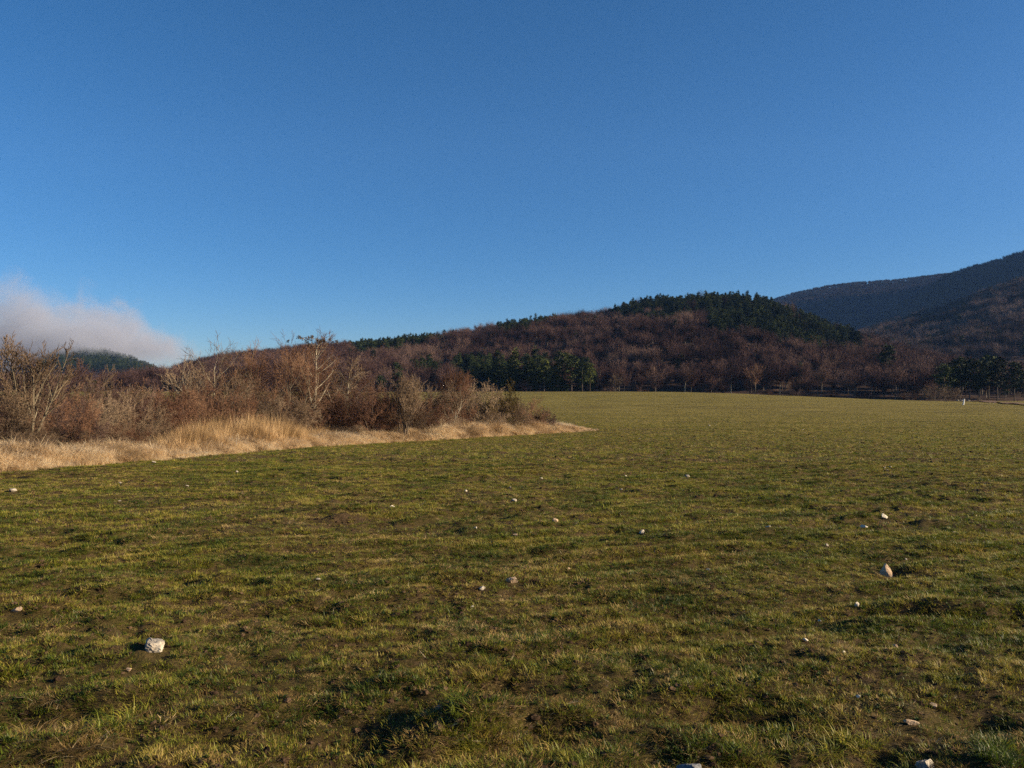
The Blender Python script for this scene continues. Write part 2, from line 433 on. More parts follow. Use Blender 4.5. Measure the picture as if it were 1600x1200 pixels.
# ------------------------------------------------------------------ hills
class Hill:
    def __init__(s, name, pts, y0, zbase, treeh, amp, pw=1.0, seed=0, fall=0.5, wav=90.):
        # pts: (px, py, distance) of the tree-top skyline
        s.name = name; s.px = np.array([p[0] for p in pts], float); s.y1k = np.array([p[2] for p in pts], float)
        s.zk = EYE + (HOR - np.array([p[1] for p in pts], float)) / F * s.y1k - treeh
        s.y0 = y0; s.zb = zbase; s.amp = amp; s.pw = pw; s.seed = seed; s.fall = fall; s.wav = wav
    def z(s, px, Y):
        y1 = np.interp(px, s.px, s.y1k); zr = np.interp(px, s.px, s.zk)
        y0 = s.y0(px) if callable(s.y0) else s.y0
        t = (Y - y0) / (y1 - y0)
        tc = np.clip(t, 0, 1)
        up = s.zb + (zr - s.zb) * (1 - (1 - tc ** s.pw) ** 1.25)
        over = np.maximum(t - 1, 0) * (y1 - y0)
        z = up - s.fall * over ** 1.0 * sstep(0, .3, t - 1)
        X = (px - 800) / F * Y
        z = z + s.amp * fbm(X / s.wav, Y / s.wav, 100 + s.seed, 3) * np.sin(np.clip(t, 0, 1.0) * math.pi) ** .7
        return np.maximum(z, s.zb - 12) - 3 * (t < 0)
    def build(s, npx=160, ny=60, far=1.35):
        pxs = np.linspace(s.px[0], s.px[-1], npx)
        tt = np.linspace(-.06, far, ny)
        PX, T = np.meshgrid(pxs, tt)
        y1 = np.interp(PX, s.px, s.y1k); y0 = s.y0(PX) if callable(s.y0) else s.y0
        Y = y0 + (y1 - y0) * T
        Z = s.z(PX, Y); X = (PX - 800) / F * Y
        V = np.stack([X, Y, Z], -1).reshape(-1, 3)
        i = np.arange(ny - 1)[:, None] * npx + np.arange(npx - 1)[None, :]
        q = np.stack([i, i + 1, i + 1 + npx, i + npx], -1).reshape(-1, 4)
        o = link(s.name, mesh_np(s.name, V, [q], [M['hill']], True)); tag(o, kind='structure')
        return o
    def sample(s, n_per_m2, px0, px1, t0=0.0, t1=1.03):
        """random tree spots, even per ground area"""
        y1m = s.y1k.max(); y0m = np.min(s.y0(np.linspace(px0, px1, 20))) if callable(s.y0) else s.y0
        x0 = (px0 - 800) / F; x1 = (px1 - 800) / F
        area = abs(x1 - x0) * (y1m ** 2 - y0m ** 2) / 2
        n = int(area * n_per_m2)
        Y = np.sqrt(rng.random(n) * (y1m ** 2 - y0m ** 2) + y0m ** 2)
        px = px0 + rng.random(n) * (px1 - px0)
        y1 = np.interp(px, s.px, s.y1k); y0 = s.y0(px) if callable(s.y0) else s.y0
        t = (Y - y0) / (y1 - y0)
        k = (t > t0) & (t < t1)
        px = px[k]; Y = Y[k]; t = t[k]
        return px, Y, t, (px - 800) / F * Y, s.z(px, Y)

near0 = lambda px: 268 - 20 * sstep(1150, 1500, px) + 0 * px
mid = Hill('hill', [(-500, 600, 700), (0, 598, 700), (180, 596, 690), (240, 590, 680), (283, 571, 670), (325, 560, 660), (370, 553, 650), (430, 545, 640), (480, 540, 630), (540, 533, 610), (640, 524, 590), (700, 517, 575),
                    (760, 508, 565), (800, 499, 560), (850, 492, 555), (900, 489, 550), (950, 483, 545), (985, 471, 540), (1030, 463, 540), (1090, 459, 540),
                    (1150, 456, 540), (1200, 464, 530), (1240, 481, 520), (1290, 501, 505), (1340, 520, 490), (1400, 541, 470), (1480, 560, 450), (1560, 572, 440), (1700, 575, 440), (2100, 575, 440)],
           near0, -2.5, 9.5, 5.0, 1.05, 1)
right = Hill('hill', [(1250, 560, 1000), (1330, 527, 1000), (1380, 507, 1000), (1430, 493, 1000), (1470, 484, 990), (1510, 468, 980), (1550, 452, 970), (1600, 438, 960), (1700, 415, 950), (1900, 380, 950), (2200, 360, 950)],
             430, -3, 9.0, 8.0, .95, 2, wav=120)
steep = Hill('hill', [(1240, 560, 1500), (1300, 535, 1550), (1340, 517, 1600), (1400, 480, 1700), (1440, 455, 1750), (1480, 431, 1800), (1520, 417, 1800), (1560, 405, 1800), (1600, 393, 1800), (1700, 345, 1800), (1850, 220, 1800), (2050, 80, 1800), (2500, 0, 1800)],
             1000, -3, 9.0, 16.0, 1.0, 3, wav=240)  # unseen peaks beyond the right edge raised to cast shade over this flank
ridge = Hill('hill', [(1040, 540, 2500), (1150, 488, 2500), (1205, 467, 2500), (1240, 456, 2500), (1290, 446, 2500), (1340, 440, 2500), (1400, 436, 2500), (1450, 430, 2500), (1500, 424, 2500), (1600, 396, 2500), (1750, 340, 2500), (1950, 270, 2500), (2250, 180, 2500), (2700, 170, 2500)],
             1500, -3, 10.0, 20.0, 1.0, 4, wav=280)  # its unseen right-hand end is also raised for the shade it casts
foggy = Hill('hill', [(-300, 600, 1300), (-40, 592, 1300), (30, 570, 1300), (80, 553, 1300), (130, 545, 1300), (160, 547, 1300), (200, 558, 1300), (230, 569, 1300), (260, 584, 1300), (300, 600, 1300), (400, 606, 1300)],
             800, -3, 9.0, 5.0, 1.0, 5, wav=160)
for h in (mid, right, steep, ridge, foggy): h.build()

# ------------------------------------------------------------------ woodland tree meshes
def bare_crown(seed, nspray=900, H=11., W=4.2, low=.25, upright=.6, wid=.034):
    """a leafless broad crown: limbs as thin prisms, twig sprays as slim slivers spread through the volume"""
    r = np.random.default_rng(seed)
    nb = 26
    P0 = []; P1 = []; R0 = []; R1 = []
    zf = H * (low + .25 * r.random(nb)); an = r.random(nb) * 6.28
    tipr = W * (.35 + .65 * r.random(nb)); tipz = H * (low + (1 - low) * (.45 + .5 * r.random(nb)) * (1 - .25 * (tipr / W) ** 2))
    ends = np.stack([np.cos(an) * tipr, np.sin(an) * tipr, tipz], 1)
    st = np.stack([0 * zf, 0 * zf, zf], 1)
    midp = (st + ends) / 2 + np.stack([np.cos(an) * W * .12, np.sin(an) * W * .12, -H * .03 + 0 * an], 1)
    seg0 = np.concatenate([st, midp]); seg1 = np.concatenate([midp, ends])
    V1, F1 = tubes(seg0, seg1, np.concatenate([np.full(nb, .09), np.full(nb, .055)]), np.concatenate([np.full(nb, .055), np.full(nb, .02)]), 3)
    # sprays
    k = r.integers(0, nb, nspray); u = r.random(nspray) ** .6
    base = np.where((u < .5)[:, None], st[k] + (midp[k] - st[k]) * (u * 2)[:, None], midp[k] + (ends[k] - midp[k]) * (u * 2 - 1)[:, None])
    base = base + r.normal(0, .5, (nspray, 3)) * (.3 + u)[:, None]
    d = base - np.array([0, 0, H * .45]); d /= np.linalg.norm(d, axis=1, keepdims=True) + 1e-6
    d = d * (1 - upright) + np.array([0, 0, 1]) * upright + r.normal(0, .35, (nspray, 3)); d /= np.linalg.norm(d, axis=1, keepdims=True)
    L = (.45 + .9 * r.random(nspray))[:, None]
    side = np.cross(d, r.normal(0, 1, (nspray, 3))); side /= np.linalg.norm(side, axis=1, keepdims=True)
    wv = wid * (.6 + .8 * r.random(nspray))[:, None]
    V2 = np.stack([base - side * wv, base + side * wv, base + d * L], 1).reshape(-1, 3)
    F2 = [np.arange(nspray * 3).reshape(-1, 3)]
    V, Fc = join([(V1, F1), (V2, F2)])
    return V, Fc
def pine_crown(seed, H=11., W=2.4, low=.25, n=1300, flat=.0, tiers=9):
    r = np.random.default_rng(seed)
    # boughs in loose tiers, needles as small blades round each bough
    nb = tiers * 6
    z = H * (low + (1 - low) * (np.arange(nb) / nb) ** .9) + r.normal(0, .15, nb)
    rad = W * ((1 - (z / H - low) / (1 - low)) * (1 - flat) + flat * np.sin(np.clip((z / H - low) / (1 - low), 0, 1) * math.pi * .9) + .12) * (.55 + .6 * r.random(nb))
    an = r.random(nb) * 6.28
    a = np.stack([0 * z, 0 * z, z], 1); b = np.stack([np.cos(an) * rad, np.sin(an) * rad, z + .12 * rad + r.normal(0, .1, nb)], 1)
    V1, F1 = tubes(a, b, np.full(nb, .05), np.full(nb, .02), 3)
    wgt = np.maximum(rad, .2); k = r.choice(nb, n, p=wgt / wgt.sum()); u = .18 + .9 * r.random(n) ** .6
    p = a[k] + (b[k] - a[k]) * u[:, None] + r.normal(0, 1, (n, 3)) * np.array([.28, .28, .14])
    d = r.normal(0, 1, (n, 3)); d[:, 2] = np.abs(d[:, 2]) * .6; d /= np.linalg.norm(d, axis=1, keepdims=True)
    s_ = np.cross(d, r.normal(0, 1, (n, 3))); s_ /= np.linalg.norm(s_, axis=1, keepdims=True)
    L = .30 + .4 * r.random((n, 1)); wv = .10 + .12 * r.random((n, 1))
    V2 = np.stack([p - s_ * wv, p + s_ * wv, p + d * L], 1).reshape(-1, 3)
    return join([(V1, F1), (V2, [np.arange(n * 3).reshape(-1, 3)])])
def trunk_mesh(seed, H, r0, fork=0):
    r = np.random.default_rng(seed); P = [np.array([0, 0, -.6])]
    for i in range(5): P.append(np.array([r.normal(0, .12) * (i + 1) * .5, r.normal(0, .12) * (i + 1) * .5, H * (i + 1) / 5]))
    P = np.array(P); rad = r0 * np.linspace(1, .35, 6)
    V, Fs = tubes(P[:-1], P[1:], rad[:-1], rad[1:], 6)
    return join([(V, Fs)])
def shade_attr(me, seed):
    n = len(me.vertices); r = np.random.default_rng(seed)
    fattr(me, 'shade', np.repeat(r.random(n // 3 + 1), 3)[:n])

bare_var = []
specs = [(11., 4.5, .25, .32), (10.2, 4.0, .30, .40), (12., 4.9, .28, .30), (9.0, 4.3, .15, .25), (11.5, 3.5, .35, .5)]
for i, (H, W, lo, upr) in enumerate(specs):
    V, Fc = bare_crown(200 + i, 2400, H, W, lo, upr)
    cm = mesh_np('bare_crown', V, Fc, [M['wood_twig']]); shade_attr(cm, i)
    V, Fc = trunk_mesh(300 + i, H * .62, .17)
    tm = mesh_np('bare_trunk', V, Fc, [M['wood_bark']], True)
    bare_var.append((cm, tm, H, W))
pine_var = []
for i, (H, W, lo, fl) in enumerate([(11.5, 2.7, .22, .25), (10.5, 2.9, .35, .6), (12.5, 2.6, .15, .1), (9.5, 3.0, .3, .7)]):
    V, Fc = pine_crown(400 + i, H, W, lo, 1500, fl)
    cm = mesh_np('pine_crown', V, Fc, [M['needle']]); shade_attr(cm, 40 + i)
    V, Fc = trunk_mesh(500 + i, H * .9, .16)
    tm = mesh_np('pine_trunk', V, Fc, [M['bark_dark']], True)
    pine_var.append((cm, tm, H, W))

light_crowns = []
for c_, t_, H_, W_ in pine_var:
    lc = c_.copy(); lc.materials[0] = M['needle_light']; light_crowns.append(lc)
M['wood_grey'] = leafy('grey_brown_woodland_twigs', [(0, (.032, .022, .022)), (.4, (.078, .054, .048)), (1, (.19, .14, .118))], .012, 0, .9, .05, .8)  # lighter copy of the woodland twigs, paints more sunlight onto the right hill
# ---- GN scatter
def joined_variant(name, cm, tm):
    nv1 = len(cm.vertices)
    def arr(m):
        v = np.empty(len(m.vertices) * 3, np.float32); m.vertices.foreach_get('co', v); return v.reshape(-1, 3)
    V = np.concatenate([arr(cm), arr(tm)])
    tri = []; quad = []; mi_t = []; mi_q = []
    for m, off, mi in ((cm, 0, 0), (tm, nv1, 1)):
        lt = np.empty(len(m.polygons), np.int32); m.polygons.foreach_get('loop_total', lt)
        ls = np.empty(len(m.polygons), np.int32); m.polygons.foreach_get('loop_start', ls)
        lv = np.empty(len(m.loops), np.int32); m.loops.foreach_get('vertex_index', lv)
        s3 = ls[lt == 3]; s4 = ls[lt == 4]
        if len(s3): tri.append(lv[s3[:, None] + np.arange(3)] + off); mi_t += [mi] * len(s3)
        if len(s4): quad.append(lv[s4[:, None] + np.arange(4)] + off); mi_q += [mi] * len(s4)
    fl = []
    if tri: fl.append(np.concatenate(tri))
    if quad: fl.append(np.concatenate(quad))
    out = mesh_np(name, V, fl, [cm.materials[0], tm.materials[0]])
    out.polygons.foreach_set('material_index', np.array(mi_t + mi_q, np.int32))
    shade_attr(out, nv1)
    return out
def source_collection(name, meshes):
    col = bpy.data.collections.new(name)
    for i, m in enumerate(meshes):
        o = bpy.data.objects.new('%s_source_%02d' % (name, i), m); col.objects.link(o)
    return col
def scatter(name, col, pos, rot, scl, var):
    """one object whose points each carry an instance of one of the source meshes"""
    me = bpy.data.meshes.new(name); me.vertices.add(len(pos)); me.vertices.foreach_set('co', np.asarray(pos, np.float32).ravel())
    fattr(me, 'rot', rot, typ='FLOAT_VECTOR'); fattr(me, 'scl', scl, typ='FLOAT_VECTOR'); fattr(me, 'var', var, typ='INT')
    o = link(name, me)
    ng = bpy.data.node_groups.new(name + '_scatter', 'GeometryNodeTree')
    ng.interface.new_socket('Geometry', in_out='INPUT', socket_type='NodeSocketGeometry')
    ng.interface.new_socket('Geometry', in_out='OUTPUT', socket_type='NodeSocketGeometry')
    gi = ng.nodes.new('NodeGroupInput'); go = ng.nodes.new('NodeGroupOutput')
    ci = ng.nodes.new('GeometryNodeCollectionInfo'); ci.inputs[0].default_value = col
    ci.inputs['Separate Children'].default_value = True; ci.inputs['Reset Children'].default_value = True
    ip = ng.nodes.new('GeometryNodeInstanceOnPoints'); ip.inputs['Pick Instance'].default_value = True
    def na(nm, typ):
        n = ng.nodes.new('GeometryNodeInputNamedAttribute'); n.data_type = typ; n.inputs[0].default_value = nm; return n.outputs[0]
    e2r = ng.nodes.new('FunctionNodeEulerToRotation')
    ng.links.new(na('rot', 'FLOAT_VECTOR'), e2r.inputs[0])
    ng.links.new(gi.outputs[0], ip.inputs['Points']); ng.links.new(ci.outputs[0], ip.inputs['Instance'])
    ng.links.new(na('var', 'INT'), ip.inputs['Instance Index']); ng.links.new(e2r.outputs[0], ip.inputs['Rotation'])
    ng.links.new(na('scl', 'FLOAT_VECTOR'), ip.inputs['Scale'])
    ng.links.new(ip.outputs[0], go.inputs[0])
    md = o.modifiers.new('scatter', 'NODES'); md.node_group = ng
    return o

# ---- species map of the woods, read off the photograph as places on the slopes
def in_px(px, py, poly): return inside(px, py, np.array(poly, float))
CONIF = [[(1120, 450), (1205, 455), (1260, 482), (1345, 512), (1350, 535), (1290, 532), (1230, 518), (1170, 508), (1120, 500), (1095, 478)],
         [(985, 455), (1130, 448), (1120, 470), (1080, 478), (1010, 492), (975, 488), (950, 480)],
         [(770, 492), (855, 480), (870, 493), (820, 505), (775, 510)],
         [(540, 520), (690, 510), (720, 512), (650, 532), (545, 545)],
         [(700, 548), (760, 545), (800, 560), (780, 600), (720, 606)],
         [(640, 548), (690, 552), (690, 568), (640, 566)]]
CONIF_LOW = [[(775, 540), (830, 538), (925, 550), (935, 570), (925, 625), (760, 625), (740, 570)]]
CLUSTER_R = [[(1462, 556), (1500, 550), (1600, 552), (1640, 560), (1640, 640), (1468, 640)]]
px, Y, t, X, Z = mid.sample(1 / 15., -60, 1660, 0.0, 1.06)
ptop = HOR - (Z + 10 - EYE) / Y * F
con = np.zeros(len(px), bool)
for pl in CONIF: con |= in_px(px, ptop, pl)
con &= rng.random(len(px)) < .96
skyl = (t > .93) & (px < 700) & (px > 250) & (rng.random(len(px)) < .6)
con |= skyl
con |= (rng.random(len(px)) < .04) & (px < 1400)
low_c = np.zeros(len(px), bool)
for pl in CONIF_LOW + CLUSTER_R: low_c |= in_px(px, ptop, pl) & (Y < 345)
con |= low_c & (rng.random(len(px)) < np.where(px > 1400, .45, .93))
# thin the two kinds to their own spacing
keep = np.where(con, rng.random(len(px)) < np.where(Y > 345, .95, .6), rng.random(len(px)) < .44)
# keep off the field edge so that crowns stand clear
keep &= Y > field_limit(X) + 3.5
px, Y, t, X, Z, con = [a[keep] for a in (px, Y, t, X, Z, con)]
sc_ = .62 + .50 * rng.random(len(px)) ** 1.3
sc_ = np.where(con, sc_ * .82, sc_)
vis = (px > -30) & (px < 1630)
# trees that show largest are individuals
def pick_individuals(mask, limit):
    idx = np.nonzero(mask & vis & (px > 240))[0]
    # lower-left ones sit behind the hedge and are not in view
    hid = (px[idx] < 790) & (Y[idx] < 400 - (px[idx] - 240) * .12) & (px[idx] < 600)
    idx = idx[~hid]
    # of the front rows, the nearest
    return idx[np.argsort(Y[idx] / sc_[idx])][:limit]
ind_b = pick_individuals(~con, 285); ind_c = pick_individuals(con, 285)
def wood_tree(kind, vi, x, y, z, rz, s, label, group, name=None, cat='tree'):
    cm, tm, H, W = (bare_var if kind == 'bare' else pine_var)[vi]
    e = empty(name or ('bare_tree' if kind == 'bare' else 'pine_tree'), (x, y, z), rz, (s * .97, s * .97, s)); tag(e, label, cat, group)
    link('trunk', tm, e); link('crown', cm, e)
    return e
def wood_label(kind, p, yy, s_, edge):
    zone = ('behind the hedgerow trees' if p < 560 else 'above the broom-shaped tree' if p < 700 else 'around the sunlit pine clump' if p < 940 else
            'just right of the sunlit pine clump' if p < 1060 else 'below the pine-topped summit' if p < 1180 else 'right of the pine summit' if p < 1300 else
            'around the lone pine' if p < 1450 else 'near the right-hand dark pines')
    size = 'small' if s_ < .86 else 'tall broad' if s_ > 1.05 else 'middle-sized'
    if kind == 'bare':
        return '%s bare brown tree %s the wood, %s' % (size, 'fronting' if edge else 'inside', zone)
    return '%s dark pine %s, %s' % (size, 'low by the field' if edge else 'up the wooded slope', zone)
for i in ind_b:
    edge = Y[i] < field_limit(X[i]) + 14
    wood_tree('bare', int(rng.integers(0, 5)), X[i], Y[i], Z[i], rng.random() * 6.28, sc_[i],
              wood_label('bare', px[i], Y[i], sc_[i], edge), 'bare trees of the wood')
for i in ind_c:
    wood_tree('pine', int(rng.integers(0, 4)), X[i], Y[i], Z[i], rng.random() * 6.28, sc_[i],
              wood_label('pine', px[i], Y[i], sc_[i], Y[i] < 345), 'pines of the wood')
rest = np.ones(len(px), bool); rest[ind_b] = False; rest[ind_c] = False
bare_src = source_collection('bare_wood', [joined_variant('bare_wood', c_, t_) for c_, t_, _, _ in bare_var])
def shaded_variant(c_, t_):
    c2_ = c_.copy(); c2_.materials[0] = M['shaded_twig']; t2_ = t_.copy(); t2_.materials[0] = M['bark_pale']; return joined_variant('shaded_wood', c2_, t2_)
def greyw(c_, t_):
    c2_ = c_.copy(); c2_.materials[0] = M['wood_grey']; return joined_variant('grey_wood', c2_, t_)
grey_src = source_collection('grey_wood', [greyw(c_, t_) for c_, t_, _, _ in bare_var])
shaded_src = source_collection('shaded_wood', [shaded_variant(c_, t_) for c_, t_, _, _ in bare_var])
pine_src = source_collection('pine_wood', [joined_variant('pine_wood', c_, t_) for c_, t_, _, _ in pine_var])
def add_woods(name, src, nv, X, Y, Z, s_, kindlabel):
    n = len(X); rot = np.zeros((n, 3)); rot[:, 2] = rng.random(n) * 6.28; rot[:, :2] = rng.normal(0, .04, (n, 2))
    o = scatter(name, src, np.stack([X, Y, Z], 1), rot, np.repeat(s_[:, None], 3, 1), rng.integers(0, nv, n))
    tag(o, kindlabel, 'woods', None, 'stuff'); return o
k = rest & ~con; add_woods('bare_woods', bare_src, 5, X[k], Y[k], Z[k], sc_[k], 'purplish brown leafless woods covering the rounded middle hill')
k = rest & con; add_woods('pine_woods', pine_src, 4, X[k], Y[k], Z[k], sc_[k], 'dark green pine woods along the top of the middle hill')
# right slope
px_, Y_, t_, X_, Z_ = right.sample(1 / 42., 1240, 1750, .12, 1.04)
s2 = .8 + .5 * rng.random(len(px_))
c2 = rng.random(len(px_)) < .06
add_woods('bare_woods', grey_src, 5, X_[~c2], Y_[~c2], Z_[~c2], s2[~c2], 'brown leafless woods on the slope at the right')
add_woods('pine_woods', pine_src, 4, X_[c2], Y_[c2], Z_[c2], s2[c2], 'scattered dark pines among bare woods on the right slope')
px_, Y_, t_, X_, Z_ = steep.sample(1 / 75., 1290, 1720, .3, 1.03)
add_woods('bare_woods', shaded_src, 5, X_, Y_, Z_, 1. + .4 * rng.random(len(px_)), 'shaded dark blue woods on the steep mountain flank')
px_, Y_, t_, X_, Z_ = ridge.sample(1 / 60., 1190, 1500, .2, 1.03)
add_woods('bare_woods', shaded_src, 5, X_, Y_, Z_, .75 + .35 * rng.random(len(px_)), 'far blue woods along the long mountain ridge')
px_, Y_, t_, X_, Z_ = foggy.sample(1 / 40., 60, 320, .3, 1.03)
add_woods('pine_woods', pine_src, 4, X_, Y_, Z_, .8 + .5 * rng.random(len(px_)), 'dark conifer woods on the hill under the fog bank')

# notable individuals
def spot(px_, Y_): x = (px_ - 800) / F * Y_; return x, Y_
def special_bare(px_, Y_, vi, s, label, mat=None, twig=None):
    x, y = spot(px_, Y_); z = float(mid.z(np.array([px_]), np.array([y]))[0]) if y > near0(px_) else float(base_z(x, y))
    e = wood_tree('bare', vi, x, y, z, 1.3, s, label, 'bare trees of the wood')
    for ch in e.children:
        if ch.name.startswith('trunk') and mat:
            m2 = ch.data.copy(); m2.materials[0] = mat; ch.data = m2
        if ch.name.startswith('crown') and twig:
            m2 = ch.data.copy(); m2.materials[0] = twig; ch.data = m2
    return e
special_bare(1218, 258, 1, 1.15, 'tall pale-trunked tree at the wood edge, right of centre', M['bark_pale'])
special_bare(1142, 262, 0, 1.0, 'bare tree with two pale stems at the field edge, below the pine summit', M['bark_pale'])
special_bare(1284, 258, 4, 1.0, 'slim pale-stemmed tree beside the shaded strip of the field', M['bark_pale'])
special_bare(1024, 262, 3, 1.1, 'round-crowned grey tree at the field edge, right of the pine group', M['bark_grey'], M['twig_plum'])
special_bare(1070, 263, 1, .95, 'narrow grey tree at the field edge beside the round-crowned one', M['bark_pale'], M['twig_plum'])
special_bare(1180, 263, 2, .95, 'broad bare tree with light brown crown at the wood edge', M['bark_grey'], M['twig_red'])
special_bare(962, 262, 3, .7, 'small pale twiggy tree just right of the pine group', M['bark_pale'], M['twig_grey'])
x, y = spot(1385, 300); wood_tree('pine', 3, x, y, float(mid.z(np.array([1385.]), np.array([y]))[0]) + 3, .4, 1.35, 'lone flat-topped pine rising from bare woods at the right', 'pines of the wood')
for j, (p_, yy, s_) in enumerate([(1475, 250, 1.2), (1500, 256, 1.3), (1530, 252, 1.35), (1558, 256, 1.3), (1585, 250, 1.15), (1515, 266, 1.45), (1545, 268, 1.4)]):
    x, y = spot(p_, yy - 14)
    wood_tree('pine', [3, 1, 3, 1, 1, 3, 1][j], x, y, float(base_z(x, y)) - .3, j * 1.1, s_, 'broad dark pine, %s from the left, at the right field end' % ['first', 'third', 'fourth', 'sixth', 'last', 'second', 'fifth'][j], 'pines at the right end of the field')
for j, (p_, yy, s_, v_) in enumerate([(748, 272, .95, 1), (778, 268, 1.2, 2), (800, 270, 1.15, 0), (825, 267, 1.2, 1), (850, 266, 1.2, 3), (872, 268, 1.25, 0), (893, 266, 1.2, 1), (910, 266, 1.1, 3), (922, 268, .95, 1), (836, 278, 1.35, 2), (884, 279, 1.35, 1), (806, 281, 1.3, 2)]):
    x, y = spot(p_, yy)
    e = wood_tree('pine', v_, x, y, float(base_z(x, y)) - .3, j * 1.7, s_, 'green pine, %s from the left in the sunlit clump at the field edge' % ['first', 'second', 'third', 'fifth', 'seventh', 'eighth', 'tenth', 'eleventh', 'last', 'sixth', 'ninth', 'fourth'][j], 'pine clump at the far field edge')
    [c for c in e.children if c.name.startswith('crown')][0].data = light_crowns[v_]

# ------------------------------------------------------------------ hedge trees and shrubs
def grow(seed, stems, P):
    """recursive bare plant; returns thick and thin segments"""
    r = random.Random(seed)
    segs = []
    maxl = P['levels']
    def branch(p, d, L, rad, lev):
        n = P['nseg'][min(lev, len(P['nseg']) - 1)]
        pts = [p]; dirs = []
        cur = Vector(p); dd = Vector(d)
        w_ = P['wander'][min(lev, len(P['wander']) - 1)]
        up = P['up'][min(lev, len(P['up']) - 1)]
        for i in range(n):
            dd = (dd + Vector((r.gauss(0, w_), r.gauss(0, w_), r.gauss(0, w_ * .7) + up))).normalized()
            nx = cur + dd * (L / n)
            r0 = rad * (1 - .75 * i / n); r1 = rad * (1 - .75 * (i + 1) / n)
            last = (i == n - 1) and lev >= maxl
            segs.append((cur[:], nx[:], r0, 0.0 if last else r1, lev))
            cur = nx; pts.append(cur.copy()); dirs.append(dd.copy())
        if lev >= maxl: return
        nc = P['kids'][min(lev, len(P['kids']) - 1)]
        for k in range(nc):
            f = P['from'][min(lev, len(P['from']) - 1)]
            u = f + (1 - f) * (k + r.random()) / nc
            i = min(int(u * n), n - 1); q = pts[i] + (pts[i + 1] - pts[i]) * (u * n - i)
            ang = math.radians(P['ang'][min(lev, len(P['ang']) - 1)] * (.7 + .6 * r.random()))
            ax = Vector((r.gauss(0, 1), r.gauss(0, 1), r.gauss(0, 1))).cross(dirs[i]).normalized()
            cd = (dirs[i] * math.cos(ang) + ax * math.sin(ang)).normalized()
            branch(q, cd, L * P['ratio'][min(lev, len(P['ratio']) - 1)] * (1.15 - .55 * u) * (.7 + .6 * r.random()), rad * (1 - .6 * u) * P['rr'], lev + 1)
    for (p, d, L, rad) in stems: branch(Vector(p), Vector(d).normalized(), L, rad, 0)
    return segs
def seg_mesh(name, segs, n, mat, minr=0.0, leaves=None):
    P0 = np.array([s[0] for s in segs]); P1 = np.array([s[1] for s in segs])
    R0 = np.maximum(np.array([s[2] for s in segs]), minr); R1 = np.array([s[3] for s in segs]); R1 = np.where(R1 > 0, np.maximum(R1, minr), 0)
    parts = [tubes(P0, P1, R0, R1, n)]
    if leaves is not None:
        r = np.random.default_rng(leaves[0]); m = leaves[1]; size = leaves[2]
        thin = np.nonzero(R0 < leaves[3])[0]
        k = r.choice(thin, m); u = r.random((m, 1)); p = P0[k] + (P1[k] - P0[k]) * u + r.normal(0, size * .8, (m, 3))
        d = r.normal(0, 1, (m, 3)); d /= np.linalg.norm(d, axis=1, keepdims=True); q = np.cross(d, r.normal(0, 1, (m, 3))); q /= np.linalg.norm(q, axis=1, keepdims=True)
        sz = size * (.6 + .8 * r.random((m, 1)))
        V2 = np.stack([p, p + (d + q) * sz * .5, p + d * sz, p + (d - q) * sz * .5], 1).reshape(-1, 3)
        parts.append((V2, [np.arange(m * 4).reshape(-1, 4)]))
    V, Fc = join(parts)
    me = mesh_np(name, V, Fc, [mat], False)
    shade_attr(me, len(V)); return me
TREE = dict(levels=3, nseg=[7, 5, 4, 3, 2], wander=[.06, .09, .11, .12, .2], up=[.06, .11, .12, .10, .08], kids=[9, 7, 7], ratio=[.58, .62, .6], ang=[38, 38, 38, 34], rr=.55)
TREE['from'] = [.3, .2, .15, .1]
def plant(name, label, cat, group, px_, Yd, height, seed, stems, P, trunkmat, twig, lev_split=1, minr=.0075, leaves=None, rz=0.0, sink=.05, xoff=0.0):
    segs = grow(seed, stems, P)
    top = np.percentile([s[1][2] for s in segs], 98); k = height / top
    segs = [((a[0] * k, a[1] * k, a[2] * k), (b[0] * k, b[1] * k, b[2] * k), r0 * k * 1.05, r1 * k * 1.05, lv) for a, b, r0, r1, lv in segs]
    x = (px_ - 800) / F * Yd; z = float(ground_z(np.array([x]), np.array([Yd]), True)[0]) - sink
    e = empty(name, (x, Yd, z), rz); tag(e, label, cat, group)
    link('trunk' if cat == 'tree' else 'stem', seg_mesh('trunk', [s for s in segs if s[4] <= lev_split], 6 if cat == 'tree' else 3, trunkmat), e)
    link('crown', seg_mesh('crown', [s for s in segs if s[4] > lev_split], 3, twig, minr, leaves), e)
    return e
def multi(n, spread, L, rad, seed):
    r = random.Random(seed); out = []
    for i in range(n):
        a = 6.28 * i / n + r.random(); s = spread * (.5 + r.random())
        out.append(((math.cos(a) * .12 * n ** .5, math.sin(a) * .12 * n ** .5, 0), (math.cos(a) * s, math.sin(a) * s, 1), L * (.8 + .3 * r.random()), rad * (.7 + .5 * r.random())))
    return out
def hy(px_, back):           # distance of a spot `back` metres behind the strip's front edge on a given sight line
    ys = np.linspace(14, 75, 1200); xs = (px_ - 800) / F * ys
    s_ = sdist(xs, ys); i = int(np.argmax(s_ > 0.02))
    j = i + int(np.argmax(s_[i:] > back)) if np.any(s_[i:] > back) else i + int(np.argmax(s_[i:]))
    return float(ys[j])
def hz_height(px_, Yd, pytop):
    x = (px_ - 800) / F * Yd; z = float(ground_z(np.array([x]), np.array([Yd]), True)[0])
    return EYE + (HOR - pytop) / F * Yd - z
def T(px_, back, pytop, **k):
    Yd = hy(px_, back); return dict(px_=px_, Yd=Yd, height=hz_height(px_, Yd, pytop), **k)

